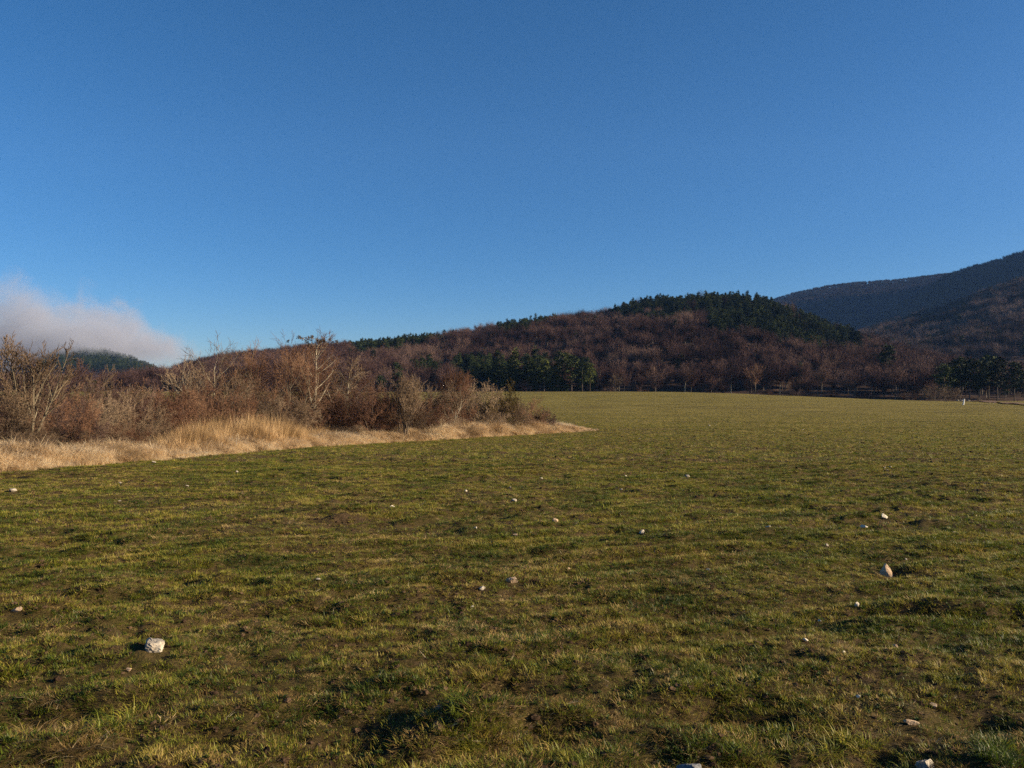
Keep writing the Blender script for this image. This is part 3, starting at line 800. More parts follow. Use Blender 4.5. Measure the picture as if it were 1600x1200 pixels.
tr = 'bare trees of the hedgerow'
plant('bare_tree', 'spreading many-stemmed bare tree with pale lower trunks, leftmost of the hedgerow', 'tree', tr, seed=3,
      stems=multi(5, .20, 4.6, .08, 3), P={**TREE, 'kids': [8, 6, 6], 'ratio': [.5, .6, .6], 'ang': [32, 38, 38, 34]}, trunkmat=M['bark_grey'], twig=M['twig_grey'], **T(40, 3.6, 528))
plant('bare_tree', 'thin wispy bare tree against the fog, right of the leftmost tree', 'tree', tr, seed=5,
      stems=multi(4, .35, 3.6, .05, 5), P={**TREE, 'kids': [7, 6, 6]}, trunkmat=M['bark_dark'], twig=M['twig_plum'], **T(105, 6, 560))
plant('bare_tree', 'small grey bare tree below the foggy hill', 'tree', tr, seed=8,
      stems=multi(3, .3, 3.2, .05, 8), P={**TREE, 'kids': [6, 6, 6]}, trunkmat=M['bark_grey'], twig=M['twig_grey'], **T(168, 7, 578))
plant('bare_tree', 'white-barked tree leaning left beside the foggy gap', 'tree', tr, seed=12,
      stems=[((0, 0, 0), (-.35, 0, 1), 5.0, .085)], P={**TREE, 'kids': [10, 6, 6]}, trunkmat=M['bark_pale'], twig=M['twig_grey'], **T(316, 8, 556))
plant('bare_tree', 'upright white-barked tree with open crown against the blue sky', 'tree', tr, seed=14,
      stems=[((0, 0, 0), (.02, 0, 1), 6.0, .09), ((.3, .1, 0), (.35, .1, 1), 4.4, .07)], P={**TREE, 'kids': [10, 7, 6], 'ang': [48, 45, 42, 40]}, trunkmat=M['bark_pale'], twig=M['twig_grey'], **T(333, 8.5, 535))
plant('bare_tree', 'reddish bare tree with slender upright stems, left of the leaning fork', 'tree', tr, seed=15,
      stems=multi(4, .22, 5, .06, 15), P={**TREE, 'kids': [8, 7, 6]}, trunkmat=M['bark_dark'], twig=M['twig_red'], **T(388, 9, 549))
plant('bare_tree', 'forked tree with a bright scar on its left-leaning trunk', 'tree', tr, seed=17,
      stems=[((0, 0, 0), (-.55, 0, 1), 6, .11), ((.3, 0, 0), (.12, 0, 1), 5.5, .08), ((.5, 0, 0), (.5, .1, 1), 5.2, .07)], P={**TREE, 'kids': [9, 7, 6]}, trunkmat=M['bark_grey'], twig=M['twig_red'], **T(441, 7, 541))
tall = plant('bare_tree', 'tallest hedgerow tree, straight pale trunk with dark clusters in its top twigs', 'tree', tr, seed=21,
      stems=[((0, 0, 0), (.02, 0, 1), 8.0, .12)], P={**TREE, 'kids': [22, 7, 6], 'ratio': [.36, .6, .6], 'ang': [52, 45, 42, 40], 'from': [.22, .15, .1, .1]}, trunkmat=M['bark_pale'], twig=M['twig_red'], **T(489, 6, 518))
plant('bare_tree', 'reddish bare tree crowding behind the tallest trunk', 'tree', tr, seed=22,
      stems=multi(3, .3, 5, .07, 22), P={**TREE, 'kids': [9, 7, 6]}, trunkmat=M['bark_dark'], twig=M['twig_red'], **T(462, 10, 534))
plant('bare_tree', 'reddish bare tree between the tallest trunk and the pale forked one', 'tree', tr, seed=24,
      stems=multi(3, .3, 5, .06, 24), P={**TREE, 'kids': [8, 7, 6]}, trunkmat=M['bark_dark'], twig=M['twig_red'], **T(517, 9, 545))
plant('bare_tree', 'pale forked tree with drooping side limbs in front of the hill slope', 'tree', tr, seed=27,
      stems=[((0, 0, 0), (.05, 0, 1), 6.2, .10), ((-.2, 0, 0), (-.45, 0, 1), 5.6, .08)], P={**TREE, 'kids': [11, 7, 6], 'up': [.05, .0, .01, .03], 'ang': [55, 45, 40, 40]}, trunkmat=M['bark_pale'], twig=M['twig_grey'], **T(544, 6, 560))
plant('bare_tree', 'broom-shaped little tree with dark mossy trunk at the grass edge', 'tree', tr, seed=31,
      stems=multi(4, .12, 3.6, .07, 31), P={**TREE, 'kids': [14, 7, 5], 'ang': [30, 28, 26, 24], 'up': [.08, .12, .1, .08], 'from': [.15, .15, .1, .1]}, trunkmat=M['bark_dark'], twig=M['twig_grey'], **T(630, .9, 588))
plant('bare_tree', 'tree with pale trunk forking low to the right, near the hedgerow end', 'tree', tr, seed=34,
      stems=[((0, 0, 0), (.75, -.1, 1), 4.4, .085), ((-.1, 0, 0), (.05, 0, 1), 4.6, .07)], P={**TREE, 'kids': [9, 7, 6]}, trunkmat=M['bark_pale'], twig=M['twig_grey'], **T(703, 2.2, 600))
plant('bare_tree', 'thin upright reddish tree beside the low-forked trunk', 'tree', tr, seed=35,
      stems=multi(4, .14, 4, .05, 35), P={**TREE, 'kids': [9, 7, 6]}, trunkmat=M['bark_grey'], twig=M['twig_red'], **T(716, 3.0, 580))
# dark clusters in the top of the tallest tree
r_ = np.random.default_rng(5)
top_z = hz_height(489, tall.location.y, 518)
cl = []
for i in range(34):
    c_ = np.array([r_.normal(0, .75), r_.normal(0, .7), top_z - .25 - abs(r_.normal(0, .5))])
    n = 26; p = c_ + r_.normal(0, .045, (n, 3)); d = r_.normal(0, .05, (n, 3)); q = r_.normal(0, .05, (n, 3))
    cl.append((np.stack([p, p + d, p + q], 1).reshape(-1, 3), [np.arange(n * 3).reshape(-1, 3)]))
V, Fc = join(cl)
cm = mesh_np('seed_cluster', V, Fc, [M['bark_dark']]); so = link('seed_cluster', cm, tall); so['kind'] = 'stuff'

# shrubs: a few kinds, copied as individuals
SH = dict(levels=3, nseg=[5, 4, 3, 2], wander=[.16, .22, .25, .25], up=[-.02, -.02, .0, .0], kids=[8, 7, 6], ratio=[.5, .5, .5], ang=[45, 48, 45], rr=.6)
SH['from'] = [.15, .1, .1]
def shrub_mesh(seed, n, spread, twig, stemm, P=SH, leaves=None, minr=.007):
    st = multi(n, spread, 2.0, .022, seed)
    segs = grow(seed, st, P)
    top = np.percentile([s[1][2] for s in segs], 99.2); k = 1 / top
    segs = [((a[0] * k, a[1] * k, a[2] * k), (b[0] * k, b[1] * k, b[2] * k), r0, r1, lv) for a, b, r0, r1, lv in segs]
    # unit height; radii stay in metres for a shrub about 2.5 m tall
    segs = [(a, b, r0 * .4, r1 * .4, lv) for a, b, r0, r1, lv in segs]
    if leaves: leaves = (leaves[0], leaves[1], leaves[2], .01)
    return (seg_mesh('shrub_stem', [s for s in segs if s[4] == 0], 3, stemm), seg_mesh('shrub_crown', [s for s in segs if s[4] > 0], 3, twig, minr * .4, leaves))
shr = {
 'red': [shrub_mesh(51, 15, .75, M['twig_red'], M['bark_dark']), shrub_mesh(52, 15, .6, M['twig_red'], M['bark_dark'])],
 'grey': [shrub_mesh(53, 13, .65, M['twig_grey'], M['bark_grey']), shrub_mesh(57, 14, .85, M['twig_grey'], M['bark_grey'])],
 'plum': [shrub_mesh(54, 14, .7, M['twig_plum'], M['bark_dark'])],
 'olive': [shrub_mesh(55, 14, .7, M['twig_olive'], M['bark_dark'], leaves=(9, 9000, .022, .01))],
 'broom': [shrub_mesh(56, 12, .25, M['twig_grey'], M['bark_grey'], {**SH, 'up': [.05, .06, .06, .05], 'ang': [28, 28, 26]})],
}
gsh = 'leafless shrubs of the hedgerow'
def shrub(kind, vi, px_, back, pytop, wpx, label, Yd=None):
    if px_ < 300: pytop += 9
    Yd = Yd or hy(px_, back); h = max(hz_height(px_, Yd, pytop), .5)
    wid = wpx / F * Yd
    x = (px_ - 800) / F * Yd; z = float(ground_z(np.array([x]), np.array([Yd]), True)[0])
    stm, cr = shr[kind][vi]
    cx = np.array([v.co.x for v in list(cr.vertices)[::23]]); base_w = np.percentile(cx, 97) - np.percentile(cx, 3)
    sxy = wid / base_w
    e = empty('shrub', (x, Yd, z - .03), rng.random() * 6.28, (sxy, sxy, h)); tag(e, label, 'shrub', gsh)
    link('stem', stm, e); link('crown', cr, e)
    return e
L_ = 'tangled reddish brown leafless shrub in the thick of the hedgerow'
S_ = [
 ('grey', 0, -15, 4, 590, 120, 'grey-brown shrub cut by the left picture edge, behind the leftmost tree'),
 ('plum', 0, 75, 5, 606, 110, 'dark shrub filling the foot of the leftmost tree'),
 ('red', 0, 105, 3.0, 604, 95, 'rust-brown rounded shrub right of the leftmost tree'),
 ('grey', 0, 150, 5, 618, 70, 'grey shrub in front of the foggy hill foot'),
 ('plum', 0, 185, 6, 592, 90, 'dark plum-brown shrub below the foggy hill'),
 ('grey', 1, 205, 3.2, 604, 100, 'pale-stemmed grey-brown shrub below the foggy hill'),
 ('plum', 0, 240, 7, 596, 90, 'dark brown shrub under the gap between the two hills'),
 ('red', 1, 275, 3.6, 598, 90, 'rust-red shrub with dark foot behind the tall reeds'),
 ('red', 0, 315, 6, 600, 90, 'reddish shrub around the feet of the white-barked trees'),
 ('red', 1, 345, 4.5, 606, 85, 'reddish shrub in front of the upright white-barked tree'),
 ('grey', 1, 385, 4.5, 604, 90, 'grey-brown arching shrub behind the middle of the reeds'),
 ('red', 0, 420, 6, 608, 80, 'reddish shrub under the scarred forked tree'),
 ('grey', 0, 452, 4.2, 618, 85, 'tangled shrub with slanting stems left of the tallest trunk'),
 ('red', 1, 490, 4.4, 626, 80, 'low reddish shrub hiding the foot of the tallest trunk'),
 ('red', 0, 522, 4.5, 616, 80, 'reddish shrub between the tallest trunk and the pale forked tree'),
 ('plum', 0, 555, 6, 606, 70, 'dark shrub behind the pale forked tree'),
 ('red', 1, 572, 2.4, 610, 85, 'large rounded reddish shrub left of the broom-shaped tree'),
 ('red', 0, 605, 4.5, 612, 60, 'reddish shrub just behind the broom-shaped tree'),
 ('grey', 1, 640, 2.6, 634, 80, 'low grey-brown shrub spreading round the broom-shaped tree'),
 ('red', 1, 672, 2.6, 622, 75, 'reddish shrub between the broom-shaped and the low-forked tree'),
 ('broom', 0, 680, 3.6, 604, 30, 'thin upright twigs poking from the shrubs near the hedgerow end'),
 ('red', 0, 712, 3.4, 612, 65, 'brown shrub wrapped round the low-forked trunk'),
 ('grey', 0, 745, 3.6, 596, 75, 'tall grey-brown shrub left of the olive one'),
 ('olive', 0, 778, 3.2, 601, 72, 'dense olive-brown rounded shrub near the hedgerow end'),
 ('grey', 1, 800, 2.0, 622, 60, 'twiggy brown shrub in front of the olive one'),
 ('red', 0, 826, 2.0, 622, 62, 'reddish brown shrub at the right end of the hedgerow'),
 ('plum', 0, 850, 1.6, 638, 34, 'small low shrub, last one at the right end of the hedgerow'),
 # low scrub along the front
 ('grey', 0, 30, 2.9, 660, 90, 'low dry scrub at the left edge in front of the leftmost tree'),
 ('red', 1, 8, 2.6, 684, 60, 'dark low bramble clump at the left edge'),
 ('grey', 1, 90, 3.0, 652, 90, 'low dry tan scrub in front of the rust-brown shrub'),
 ('grey', 0, 150, 2.9, 645, 85, 'low tangled tan scrub above the pale grass'),
 ('red', 0, 195, 2.8, 642, 75, 'low brown thicket with dark foot beside the reeds'),
 ('grey', 1, 232, 2.8, 646, 60, 'low tan thicket at the left end of the reeds'),
 ('plum', 0, 128, 2.6, 632, 60, 'dark low shrub behind the tan scrub'),
 ('grey', 0, 540, 2.6, 662, 60, 'low scrub between the reeds and the mounded grass'),
 ('red', 1, 590, 2.6, 650, 60, 'low reddish scrub behind the mounded grass'),
 ('grey', 1, 690, 2.6, 648, 60, 'low scrub left of the low-forked trunk'),
 ('grey', 0, 765, 1.9, 640, 55, 'low scrub below the olive shrub'),
]
for a in S_: shrub(*a)
def back_words(p):
    L = [(-40, 'cut by the left picture edge'), (10, 'behind the leftmost tree'), (45, 'left of the wispy tree'), (95, 'under the wispy tree'), (125, 'left of the small grey tree'), (168, 'around the small grey tree'),
         (210, 'below mid foggy hill'), (250, 'below the foggy hill end'), (290, 'left of the white-barked tree'), (325, 'between the white-barked trees'), (365, 'left of the slender red tree'),
         (400, 'right of the slender red tree'), (440, 'behind the scarred fork'), (475, 'behind the tallest trunk'), (512, 'right of the tallest trunk'), (545, 'behind the pale forked tree'), (580, 'right of the pale forked tree'),
         (615, 'left of the broom-shaped tree'), (650, 'right of the broom-shaped tree'), (690, 'left of the low-forked tree'), (725, 'right of the low-forked tree')]
    return min(L, key=lambda q: abs(q[0] - p))[1]
# a second depth row that shows only between the front ones
for i in range(36):
    p_ = -40 + i * 21.5 + rng.uniform(-8, 8)
    if p_ > 735: continue
    kd = ['red', 'plum', 'grey', 'red'][i % 4]
    shrub(kd, 0, p_, rng.uniform(8, 10), rng.uniform(592, 606) if p_ < 600 else rng.uniform(612, 625), rng.uniform(70, 100), '%s back-row shrub of the hedgerow, %s' % ({'red': 'rust-brown', 'plum': 'dark', 'grey': 'grey-brown'}[kd], back_words(p_)))
# pale bush at the far right
x, y = spot(1470, 226); stm, cr = shr['grey'][1]
e = empty('shrub', (x, y, float(base_z(x, y)) - .2), 1.0, (4.6, 4.6, 5.0)); tag(e, 'pale rounded bush by the dark pines at the right field edge', 'shrub', 'bushes along the far field edge')
link('stem', stm, e); link('crown', cr, e)
for j, (p_, yy, s_, kd) in enumerate([(1420, 250, 2.2, 'red'), (1350, 254, 2.4, 'plum'), (1300, 256, 2.0, 'red'), (1110, 261, 1.7, 'plum'), (1000, 262, 1.9, 'red'), (950, 261, 1.8, 'plum'), (1200, 258, 1.6, 'red'), (1245, 257, 1.9, 'plum')]):
    x, y = spot(p_, yy); stm, cr = shr[kd][0]
    e = empty('shrub', (x, y, float(base_z(x, y)) - .1), j, (s_ * 1.6, s_ * 1.6, s_ * 1.3)); tag(e, 'low shaded bush at the foot of the wood, ' + ['below the lone flat-topped pine', 'left of the lone pine', 'below the right shoulder of pines', 'left below the summit', 'beside the round grey tree', 'against the sunlit pine clump', 'left of the tall pale trunk', 'right of the tall pale trunk'][j], 'shrub', 'bushes along the far field edge')
    link('stem', stm, e); link('crown', cr, e)
x, y = spot(1531, 206); stm, cr = shr['broom'][0]
e = empty('dry_weed_clump', (x, y, float(base_z(x, y))), 0, (1.3, 1.3, 1.1)); tag(e, 'small pale dry weed clump beside the dirt track', 'weeds')
link('stem', stm, e); link('crown', cr, e)

W_, T_, Gy, Cr = M['rock_white'], M['rock_tan'], M['rock_grey'], M['rock_cream']
stones = [
 (240, 1030, 42, 19, W_, 0, 'largest pale white-grey rock, lying in the grass at lower left'),
 (1384, 889, 20, 36, T_, .3, 'orange-tan upright wedge of stone on the right side of the field'),
 (1083, 1199, 44, 20, Gy, 0, 'blue-grey shaded slab at the bottom edge, right of centre'),
 (1441, 1190, 32, 18, W_, 0, 'pale grey stone half hidden in grass at the bottom right'),
 (685, 1111, 14, 11, W_, 0, 'small whitish stone beside the tall green tuft at the bottom'),
 (753, 926, 11, 6, W_, 0, 'small white chip left of the flat tan stone in mid field'),
 (802, 915, 21, 10, T_, 0, 'flat tan-grey stone over a dark hollow in mid field'),
 (1003, 836, 11, 8, Cr, 0, 'bright squarish white stone right of centre'),
 (868, 818, 8, 7, T_, 0, 'small tan stone above the centre of the field'),
 (803, 782, 10, 4, W_, 0, 'flat white chip, lower of the pair near the picture centre'),
 (797, 763, 5, 3, W_, 0, 'tiny white speck of stone above the flat chip near the centre'),
 (614, 795, 8, 4, Cr, 0, 'pale chip of stone below the broom-shaped tree'),
 (728, 770, 6, 3, Cr, 0, 'tiny cream stone below the low-forked tree'),
 (20, 770, 13, 5, W_, 0, 'flat white stone near the left edge under the dry grass'),
 (1074, 747, 6, 6, W_, 0, 'small bright white stone among dark clods right of centre'),
 (1381, 811, 13, 7, Cr, 0, 'cream elongated stone above the orange-tan wedge'),
 (1349, 824, 11, 5, Cr, 0, 'thin pale sliver of stone left of the cream elongated one'),
 (1338, 951, 7, 8, Cr, 0, 'small bright cream chip below left of the orange-tan wedge'),
 (1107, 889, 7, 7, Cr, 0, 'small cream chip standing in the grass right of centre'),
 (1490, 832, 7, 3, W_, 0, 'flat white chip at right, level with the cream elongated stone'),
 (1201, 831, 9, 3, Cr, 0, 'thin cream splinter between the white square stone and the wedge'),
 (497, 912, 7, 4, W_, 0, 'small white chip in the left middle of the field'),
 (27, 964, 15, 7, T_, 0, 'half-buried tan stone near the left edge'),
 (806, 835, 8, 4, T_, 0, 'thin tan chip left of the white square stone'),
 (743, 826, 6, 3, Cr, 0, 'tiny cream chip left of centre in mid field'),
 (202, 1053, 7, 7, T_, 0, 'small tan pebble just below the largest rock'),
 (1459, 1102, 12, 9, T_, 0, 'rounded tan stone at lower right'),
 (1421, 1126, 22, 9, T_, 0, 'flat tan stone sunk in soil at lower right'),
 (240, 725, 7, 3, W_, 0, 'white chip against the foot of the dry grass at left'),
 (188, 761, 5, 3, W_, 0, 'tiny white chip in the left field'),
 (293, 760, 6, 2, Cr, 0, 'thin pale chip below the reeds'),
 (371, 737, 5, 3, W_, 0, 'tiny white chip close under the middle of the reeds'),
 (187, 784, 5, 2, W_, 0, 'lower tiny white chip in the left field'),
 (1382, 731, 4, 3, W_, 0, 'left one of a trio of white specks in the far right field'),
 (1391, 731, 4, 2, W_, 0, 'right one of a trio of white specks in the far right field'),
 (1386, 739, 4, 2, W_, 0, 'lowest of a trio of white specks in the far right field'),
 (1108, 665, 3, 3, W_, 0, 'lone white speck of stone far off in the field centre'),
 (999, 686, 3, 2, W_, 0, 'lone white speck far off, right of the hedgerow tip'),
 (1254, 671, 3, 2, W_, 0, 'farthest white speck toward the right wood'),
 (978, 745, 4, 3, W_, 0, 'tiny white chip left of the dark clods'),
 (971, 768, 5, 3, W_, 0, 'tiny white chip below the one beside the dark clods'),
 (846, 750, 4, 2, Cr, 0, 'tiny cream chip below the hedgerow tip'),
 (1292, 852, 5, 4, W_, 0, 'small white pebble beside a dark hollow left of the wedge'),
 (1415, 872, 5, 4, W_, 0, 'tiny white pebble just right of the wedge'),
 (1446, 873, 5, 4, W_, 0, 'tiny white pebble farther right of the wedge'),
 (888, 889, 6, 4, T_, 0, 'tiny tan chip above the flat tan stone'),
 (1280, 965, 5, 4, Cr, 0, 'tiny pale pebble left of the bright cream chip'),
 (1318, 1030, 5, 4, Cr, 0, 'tiny pale pebble in the lower right grass'),
 (1258, 1006, 8, 4, Cr, 0, 'pale flat pebble in the lower right grass'),
 (1400, 1013, 9, 7, T_, 0, 'tan pebble below the mound of withered grass at right'),
 (738, 950, 4, 3, Cr, 0, 'tiny pale pebble below the small white chip in mid field'),
 (628, 951, 5, 3, Cr, 0, 'tiny pale pebble in the lower middle grass'),
 (1340, 1093, 7, 4, Cr, 0, 'tiny tan-white pebble above the bottom right stone'),
 (1503, 627.6, 9, 3, W_, 0, 'low white stone on the bank behind the marker post'),
 (1513, 627.2, 6, 3, W_, 0, 'small white stone right of the marker post'),
 (1496, 627.6, 5, 2.5, W_, 0, 'small white stone left of the marker post'),
]
STP = [(*from_px(a[0], a[1]), a[2]) for a in stones]
# ------------------------------------------------------------------ grass meshes
def blades(seed, n, lmin, lmax, width, lean, rad, curl=.6, segs=3, az=None, azs=3.14):
    r = np.random.default_rng(seed)
    a = r.random(n) * 6.28; rr_ = rad * np.sqrt(r.random(n)); p = np.stack([np.cos(a) * rr_, np.sin(a) * rr_, 0 * a - .008], 1)
    da = (a + r.normal(0, .8, n)) if az is None else az + r.normal(0, azs, n)
    L = lmin + (lmax - lmin) * r.random(n); tl = lean * (.4 + .9 * r.random(n)) if lean < 1.15 else lean * (.85 + .2 * r.random(n))
    w_ = width * (.6 + .8 * r.random(n))
    side = np.stack([-np.sin(da), np.cos(da), 0 * da], 1); out = np.stack([np.cos(da), np.sin(da), 0 * da], 1)
    rows = []; cur = p.copy(); th = tl.copy()
    for k in range(segs + 1):
        ww = w_ * (1 - (k / segs) ** 1.6 * .97) * .5
        if k == segs: rows.append(cur[:, None, :])
        else: rows.append(np.stack([cur - side * ww[:, None], cur + side * ww[:, None]], 1))
        cur = cur + (out * np.sin(th)[:, None] + np.array([0, 0, 1]) * np.cos(th)[:, None]) * (L / segs)[:, None]
        th = th + curl * (.5 + r.random(n)) / segs * 1.6
    V = np.concatenate(rows, 1); nv = V.shape[1]
    V[:, :, 2] = np.maximum(V[:, :, 2], -.008 + .002 * np.arange(nv)[None, :])
    b = np.arange(n)[:, None] * nv; Fq = []
    for k in range(segs - 1): Fq.append(np.concatenate([b + 2 * k, b + 2 * k + 1, b + 2 * k + 3, b + 2 * k + 2], 1))
    Ft = np.concatenate([b + 2 * segs - 2, b + 2 * segs - 1, b + 2 * segs], 1)
    sh = np.repeat(r.random(n), nv)
    return V.reshape(-1, 3), [Ft, np.concatenate(Fq)], sh
def blade_mesh(name, specs_, mats):
    parts = []; shs = []; mi = {3: [], 4: []}
    for (sp, m) in specs_:
        V, Fs, sh = blades(**sp); parts.append((V, Fs)); shs.append(sh)
        for f in Fs: mi[f.shape[1]] += [m] * len(f)
    V, Fc = join(parts)
    me = mesh_np(name, V, Fc, mats); me.polygons.foreach_set('material_index', np.array(mi[3] + mi[4], np.int32))
    fattr(me, 'shade', np.concatenate(shs)); return me
def rosette(seed, n, L, W):
    r = np.random.default_rng(seed); Vs = []; Fs = []; sh = []
    for i in range(n):
        a = r.random() * 6.28; o = np.array([math.cos(a), math.sin(a), 0]); s_ = np.array([-math.sin(a), math.cos(a), 0]); l = L * (.5 + .7 * r.random()); w_ = W * (.6 + .6 * r.random()); b0 = r.normal(0, L * .35, 3) * [1, 1, 0]
        h = .012 + .02 * r.random()
        pts = np.array([b0, b0 + o * l * .5 - s_ * w_ + [0, 0, h], b0 + o * l * .5 + [0, 0, h * .6], b0 + o * l * .5 + s_ * w_ + [0, 0, h], b0 + o * l + [0, 0, h * .5 * r.random()]])
        k = len(Vs) * 5; Vs.append(pts); Fs += [(k, k + 2, k + 1), (k, k + 3, k + 2), (k + 1, k + 2, k + 4), (k + 2, k + 3, k + 4)]; sh += [r.random()] * 5
    me = mesh_np('weed', np.concatenate(Vs), [np.array(Fs)], [M['weed']]); fattr(me, 'shade', sh); return me
def clod(seed, s_=.018):
    r = np.random.default_rng(seed); import bmesh
    bm = bmesh.new(); bmesh.ops.create_icosphere(bm, subdivisions=2, radius=s_)
    for v in bm.verts: v.co *= 1 + .35 * r.normal() * .6; v.co.z *= .7
    me = bpy.data.meshes.new('clod'); bm.to_mesh(me); bm.free(); me.materials.append(M['soil']); fattr(me, 'shade', r.random(len(me.vertices))); return me
M['soil'] = leafy('soil_crumb', [(0, (.018, .011, .008)), (.5, (.055, .034, .021)), (1, (.115, .074, .044))], 3, 0, .95, .05, .6)
G_ = [M['grass'], M['deadgrass'], M['straw']]
def gb(seed, n, a, b, w_, lean, rad, **k): return dict(seed=seed, n=n, lmin=a, lmax=b, width=w_, lean=lean, rad=rad, **k)
src_list = [
 blade_mesh('tuft', [(gb(1, 24, .025, .065, .0045, .6, .055), 0), (gb(2, 8, .03, .07, .004, 1.2, .06), 1)], G_),          # 0 green
 blade_mesh('tuft', [(gb(3, 18, .03, .08, .0050, .7, .055), 0), (gb(4, 6, .03, .08, .004, 1.2, .06), 1)], G_),          # 1 green, longer
 blade_mesh('tuft', [(gb(5, 26, .02, .05, .0045, .6, .06), 0), (gb(6, 12, .02, .06, .004, 1.2, .07), 1)], G_),          # 2 short mixed
 blade_mesh('tuft', [(gb(7, 28, .03, .08, .0045, 1.2, .07, curl=.3), 1), (gb(8, 4, .03, .07, .004, .6, .04), 0)], G_),   # 3 dead mat
 blade_mesh('tuft', [(gb(9, 32, .02, .07, .0045, 1.35, .08, curl=.2), 1)], G_),                                         # 4 dead mat, flat
 rosette(10, 8, .035, .010),                                                                                            # 5
 rosette(11, 12, .022, .009),                                                                                           # 6
 blade_mesh('straw', [(gb(12, 3, .04, .13, .0028, 1.5, .05, curl=.03), 2)], G_),                                        # 7
 clod(13, .026), clod(14, .017),                                                                                        # 8, 9
 blade_mesh('tuft', [(gb(15, 44, .07, .15, .0055, .6, .07, curl=1.1), 0)], G_),                                         # 10 lush clump
 blade_mesh('tuft', [(gb(16, 60, .06, .17, .0034, 1.16, .10, curl=.7), 1), (gb(17, 4, .1, .18, .003, 1.25, .08), 2)], G_),  # 11 long withered
]
grass_src = source_collection('sward', src_list)
def px_area(n, y_a, y_b, pxa=-260, pxb=1860):
    Y = np.sqrt(rng.random(n) * (y_b ** 2 - y_a ** 2) + y_a ** 2); px = pxa + rng.random(n) * (pxb - pxa)
    return (px - 800) / F * Y, Y
def field_tufts(name, dens, y_a, y_b, size, probs, label, gap=.35):
    area = (1860 + 260) / F * (y_b ** 2 - y_a ** 2) / 2; n = int(area * dens)
    X, Y = px_area(n, y_a, y_b)
    k = (sdist(X, Y) < .05) & (rng.random(n) > .85 * track_mask(X, Y))
    for sx_, sy_, sw_ in STP:
        rad = sw_ / F * sy_ * .55 + .01
        k &= ~((np.abs(X - sx_ * Y / sy_) < rad * 1.1) & (Y < sy_ + rad * .4) & (Y > sy_ - rad - (.05 if sy_ < 9 else .025 * sy_)))
    X = X[k]; Y = Y[k]
    cover = fbm(X * 1.6, Y * 1.6, 61, 3) + .35 * fbm(X * .4, Y * .4, 62, 2)
    dy_ = -X * .34 + Y * .94 + .15 * fbm(X * .2, Y * .2, 66, 2); cover = cover + .42 * np.cos(dy_ * 6.2832 / .50)
    k = (cover > -gap) | (rng.random(len(X)) < .8); X = X[k]; Y = Y[k]; cover = cover[k]
    green = sstep(-.35, .45, fbm(X * .9 + 5, Y * .9, 63, 3) + .8 * fbm(X * .22, Y * .22, 64, 2))
    if y_b > 60:
        k = rng.random(len(X)) > .93 * sstep(38, 104, Y); X = X[k]; Y = Y[k]; cover = cover[k]; green = green[k]
    n = len(X); u = rng.random(n)
    pg, pd = np.array(probs[0]), np.array(probs[1])
    P_ = green[:, None] * pg[None] + (1 - green[:, None]) * pd[None]; P_ = np.cumsum(P_ / P_.sum(1, keepdims=True), 1)
    var = np.minimum((u[:, None] > P_).sum(1), len(pg) - 1)
    hgt = size * (.65 + .7 * rng.random(n)) * (.8 + .5 * np.clip(cover + .3, 0, 1))
    fat = np.where((Y > 14), 1.0, 1.0)
    rot = np.zeros((n, 3)); rot[:, 2] = rng.random(n) * 6.28; rot[:, :2] = rng.normal(0, .18, (n, 2))
    s3 = np.stack([hgt * fat, hgt * fat, hgt], 1)
    Z = ground_z(X, Y)
    o = scatter(name, grass_src, np.stack([X, Y, Z], 1), rot, s3, var)
    tag(o, label, 'grass', None, 'stuff'); return o
PG = [.30, .20, .26, .04, .04, .05, .05, .02, .02, .02]; PD = [.16, .07, .26, .16, .17, .01, .03, .05, .05, .04]
field_tufts('field_grass', 1500, 2.1, 9.0, .57, (PG, PD), 'young green grass and withered blades covering the near ground')
PG = [.32, .24, .28, .04, .04, .02, .02, .01, .02, .01]; PD = [.18, .10, .28, .16, .15, 0, .01, .02, .07, .03]
field_tufts('field_grass', 430, 9.0, 24.0, .70, (PG, PD), 'green and brown grass tufts over the middle of the field')
field_tufts('field_grass', 44, 24.0, 105.0, 1.35, (PG, PD), 'short olive grass over the farther field', gap=.1)
# lush clumps and withered heaps that stand out up close
lx = []
def clump(px_, py_, rad, n, var, s_):
    cx, cy = from_px(px_, py_)
    for i in range(n):
        a = rng.random() * 6.28; r0 = rad * math.sqrt(rng.random()); lx.append((cx + math.cos(a) * r0, cy + math.sin(a) * r0 * .8, var, s_ * rng.uniform(.45, .95)))
for a in [(150, 1135, .16, 16, 10, 1.0), (185, 1110, .12, 9, 10, .9), (740, 1150, .14, 18, 10, 1.0), (725, 1115, .08, 8, 10, .9), (600, 1075, .2, 12, 10, .6), (755, 1060, .14, 8, 10, .7),
          (270, 1165, .14, 8, 10, .7), (1340, 1170, .22, 14, 10, .9), (1570, 1180, .15, 12, 10, .9), (1180, 1180, .2, 10, 10, .8), (1060, 1050, .16, 8, 10, .6), (870, 1050, .15, 8, 10, .6), (880, 1180, .15, 8, 10, .8),
          (30, 1170, .35, 30, 11, .9), (60, 1110, .2, 16, 11, .7), (230, 1130, .2, 12, 11, .7), (330, 1110, .2, 12, 11, .7), (450, 1150, .2, 10, 11, .6), (1450, 955, .4, 22, 11, .6), (960, 925, .4, 18, 11, .5),
          (1000, 1130, .2, 8, 11, .6), (1430, 1140, .25, 10, 11, .6), (1530, 1060, .3, 16, 10, .6), (1220, 1100, .3, 14, 10, .55), (120, 1165, .2, 10, 11, .8), (500, 1040, .3, 12, 10, .55)]: clump(*a)
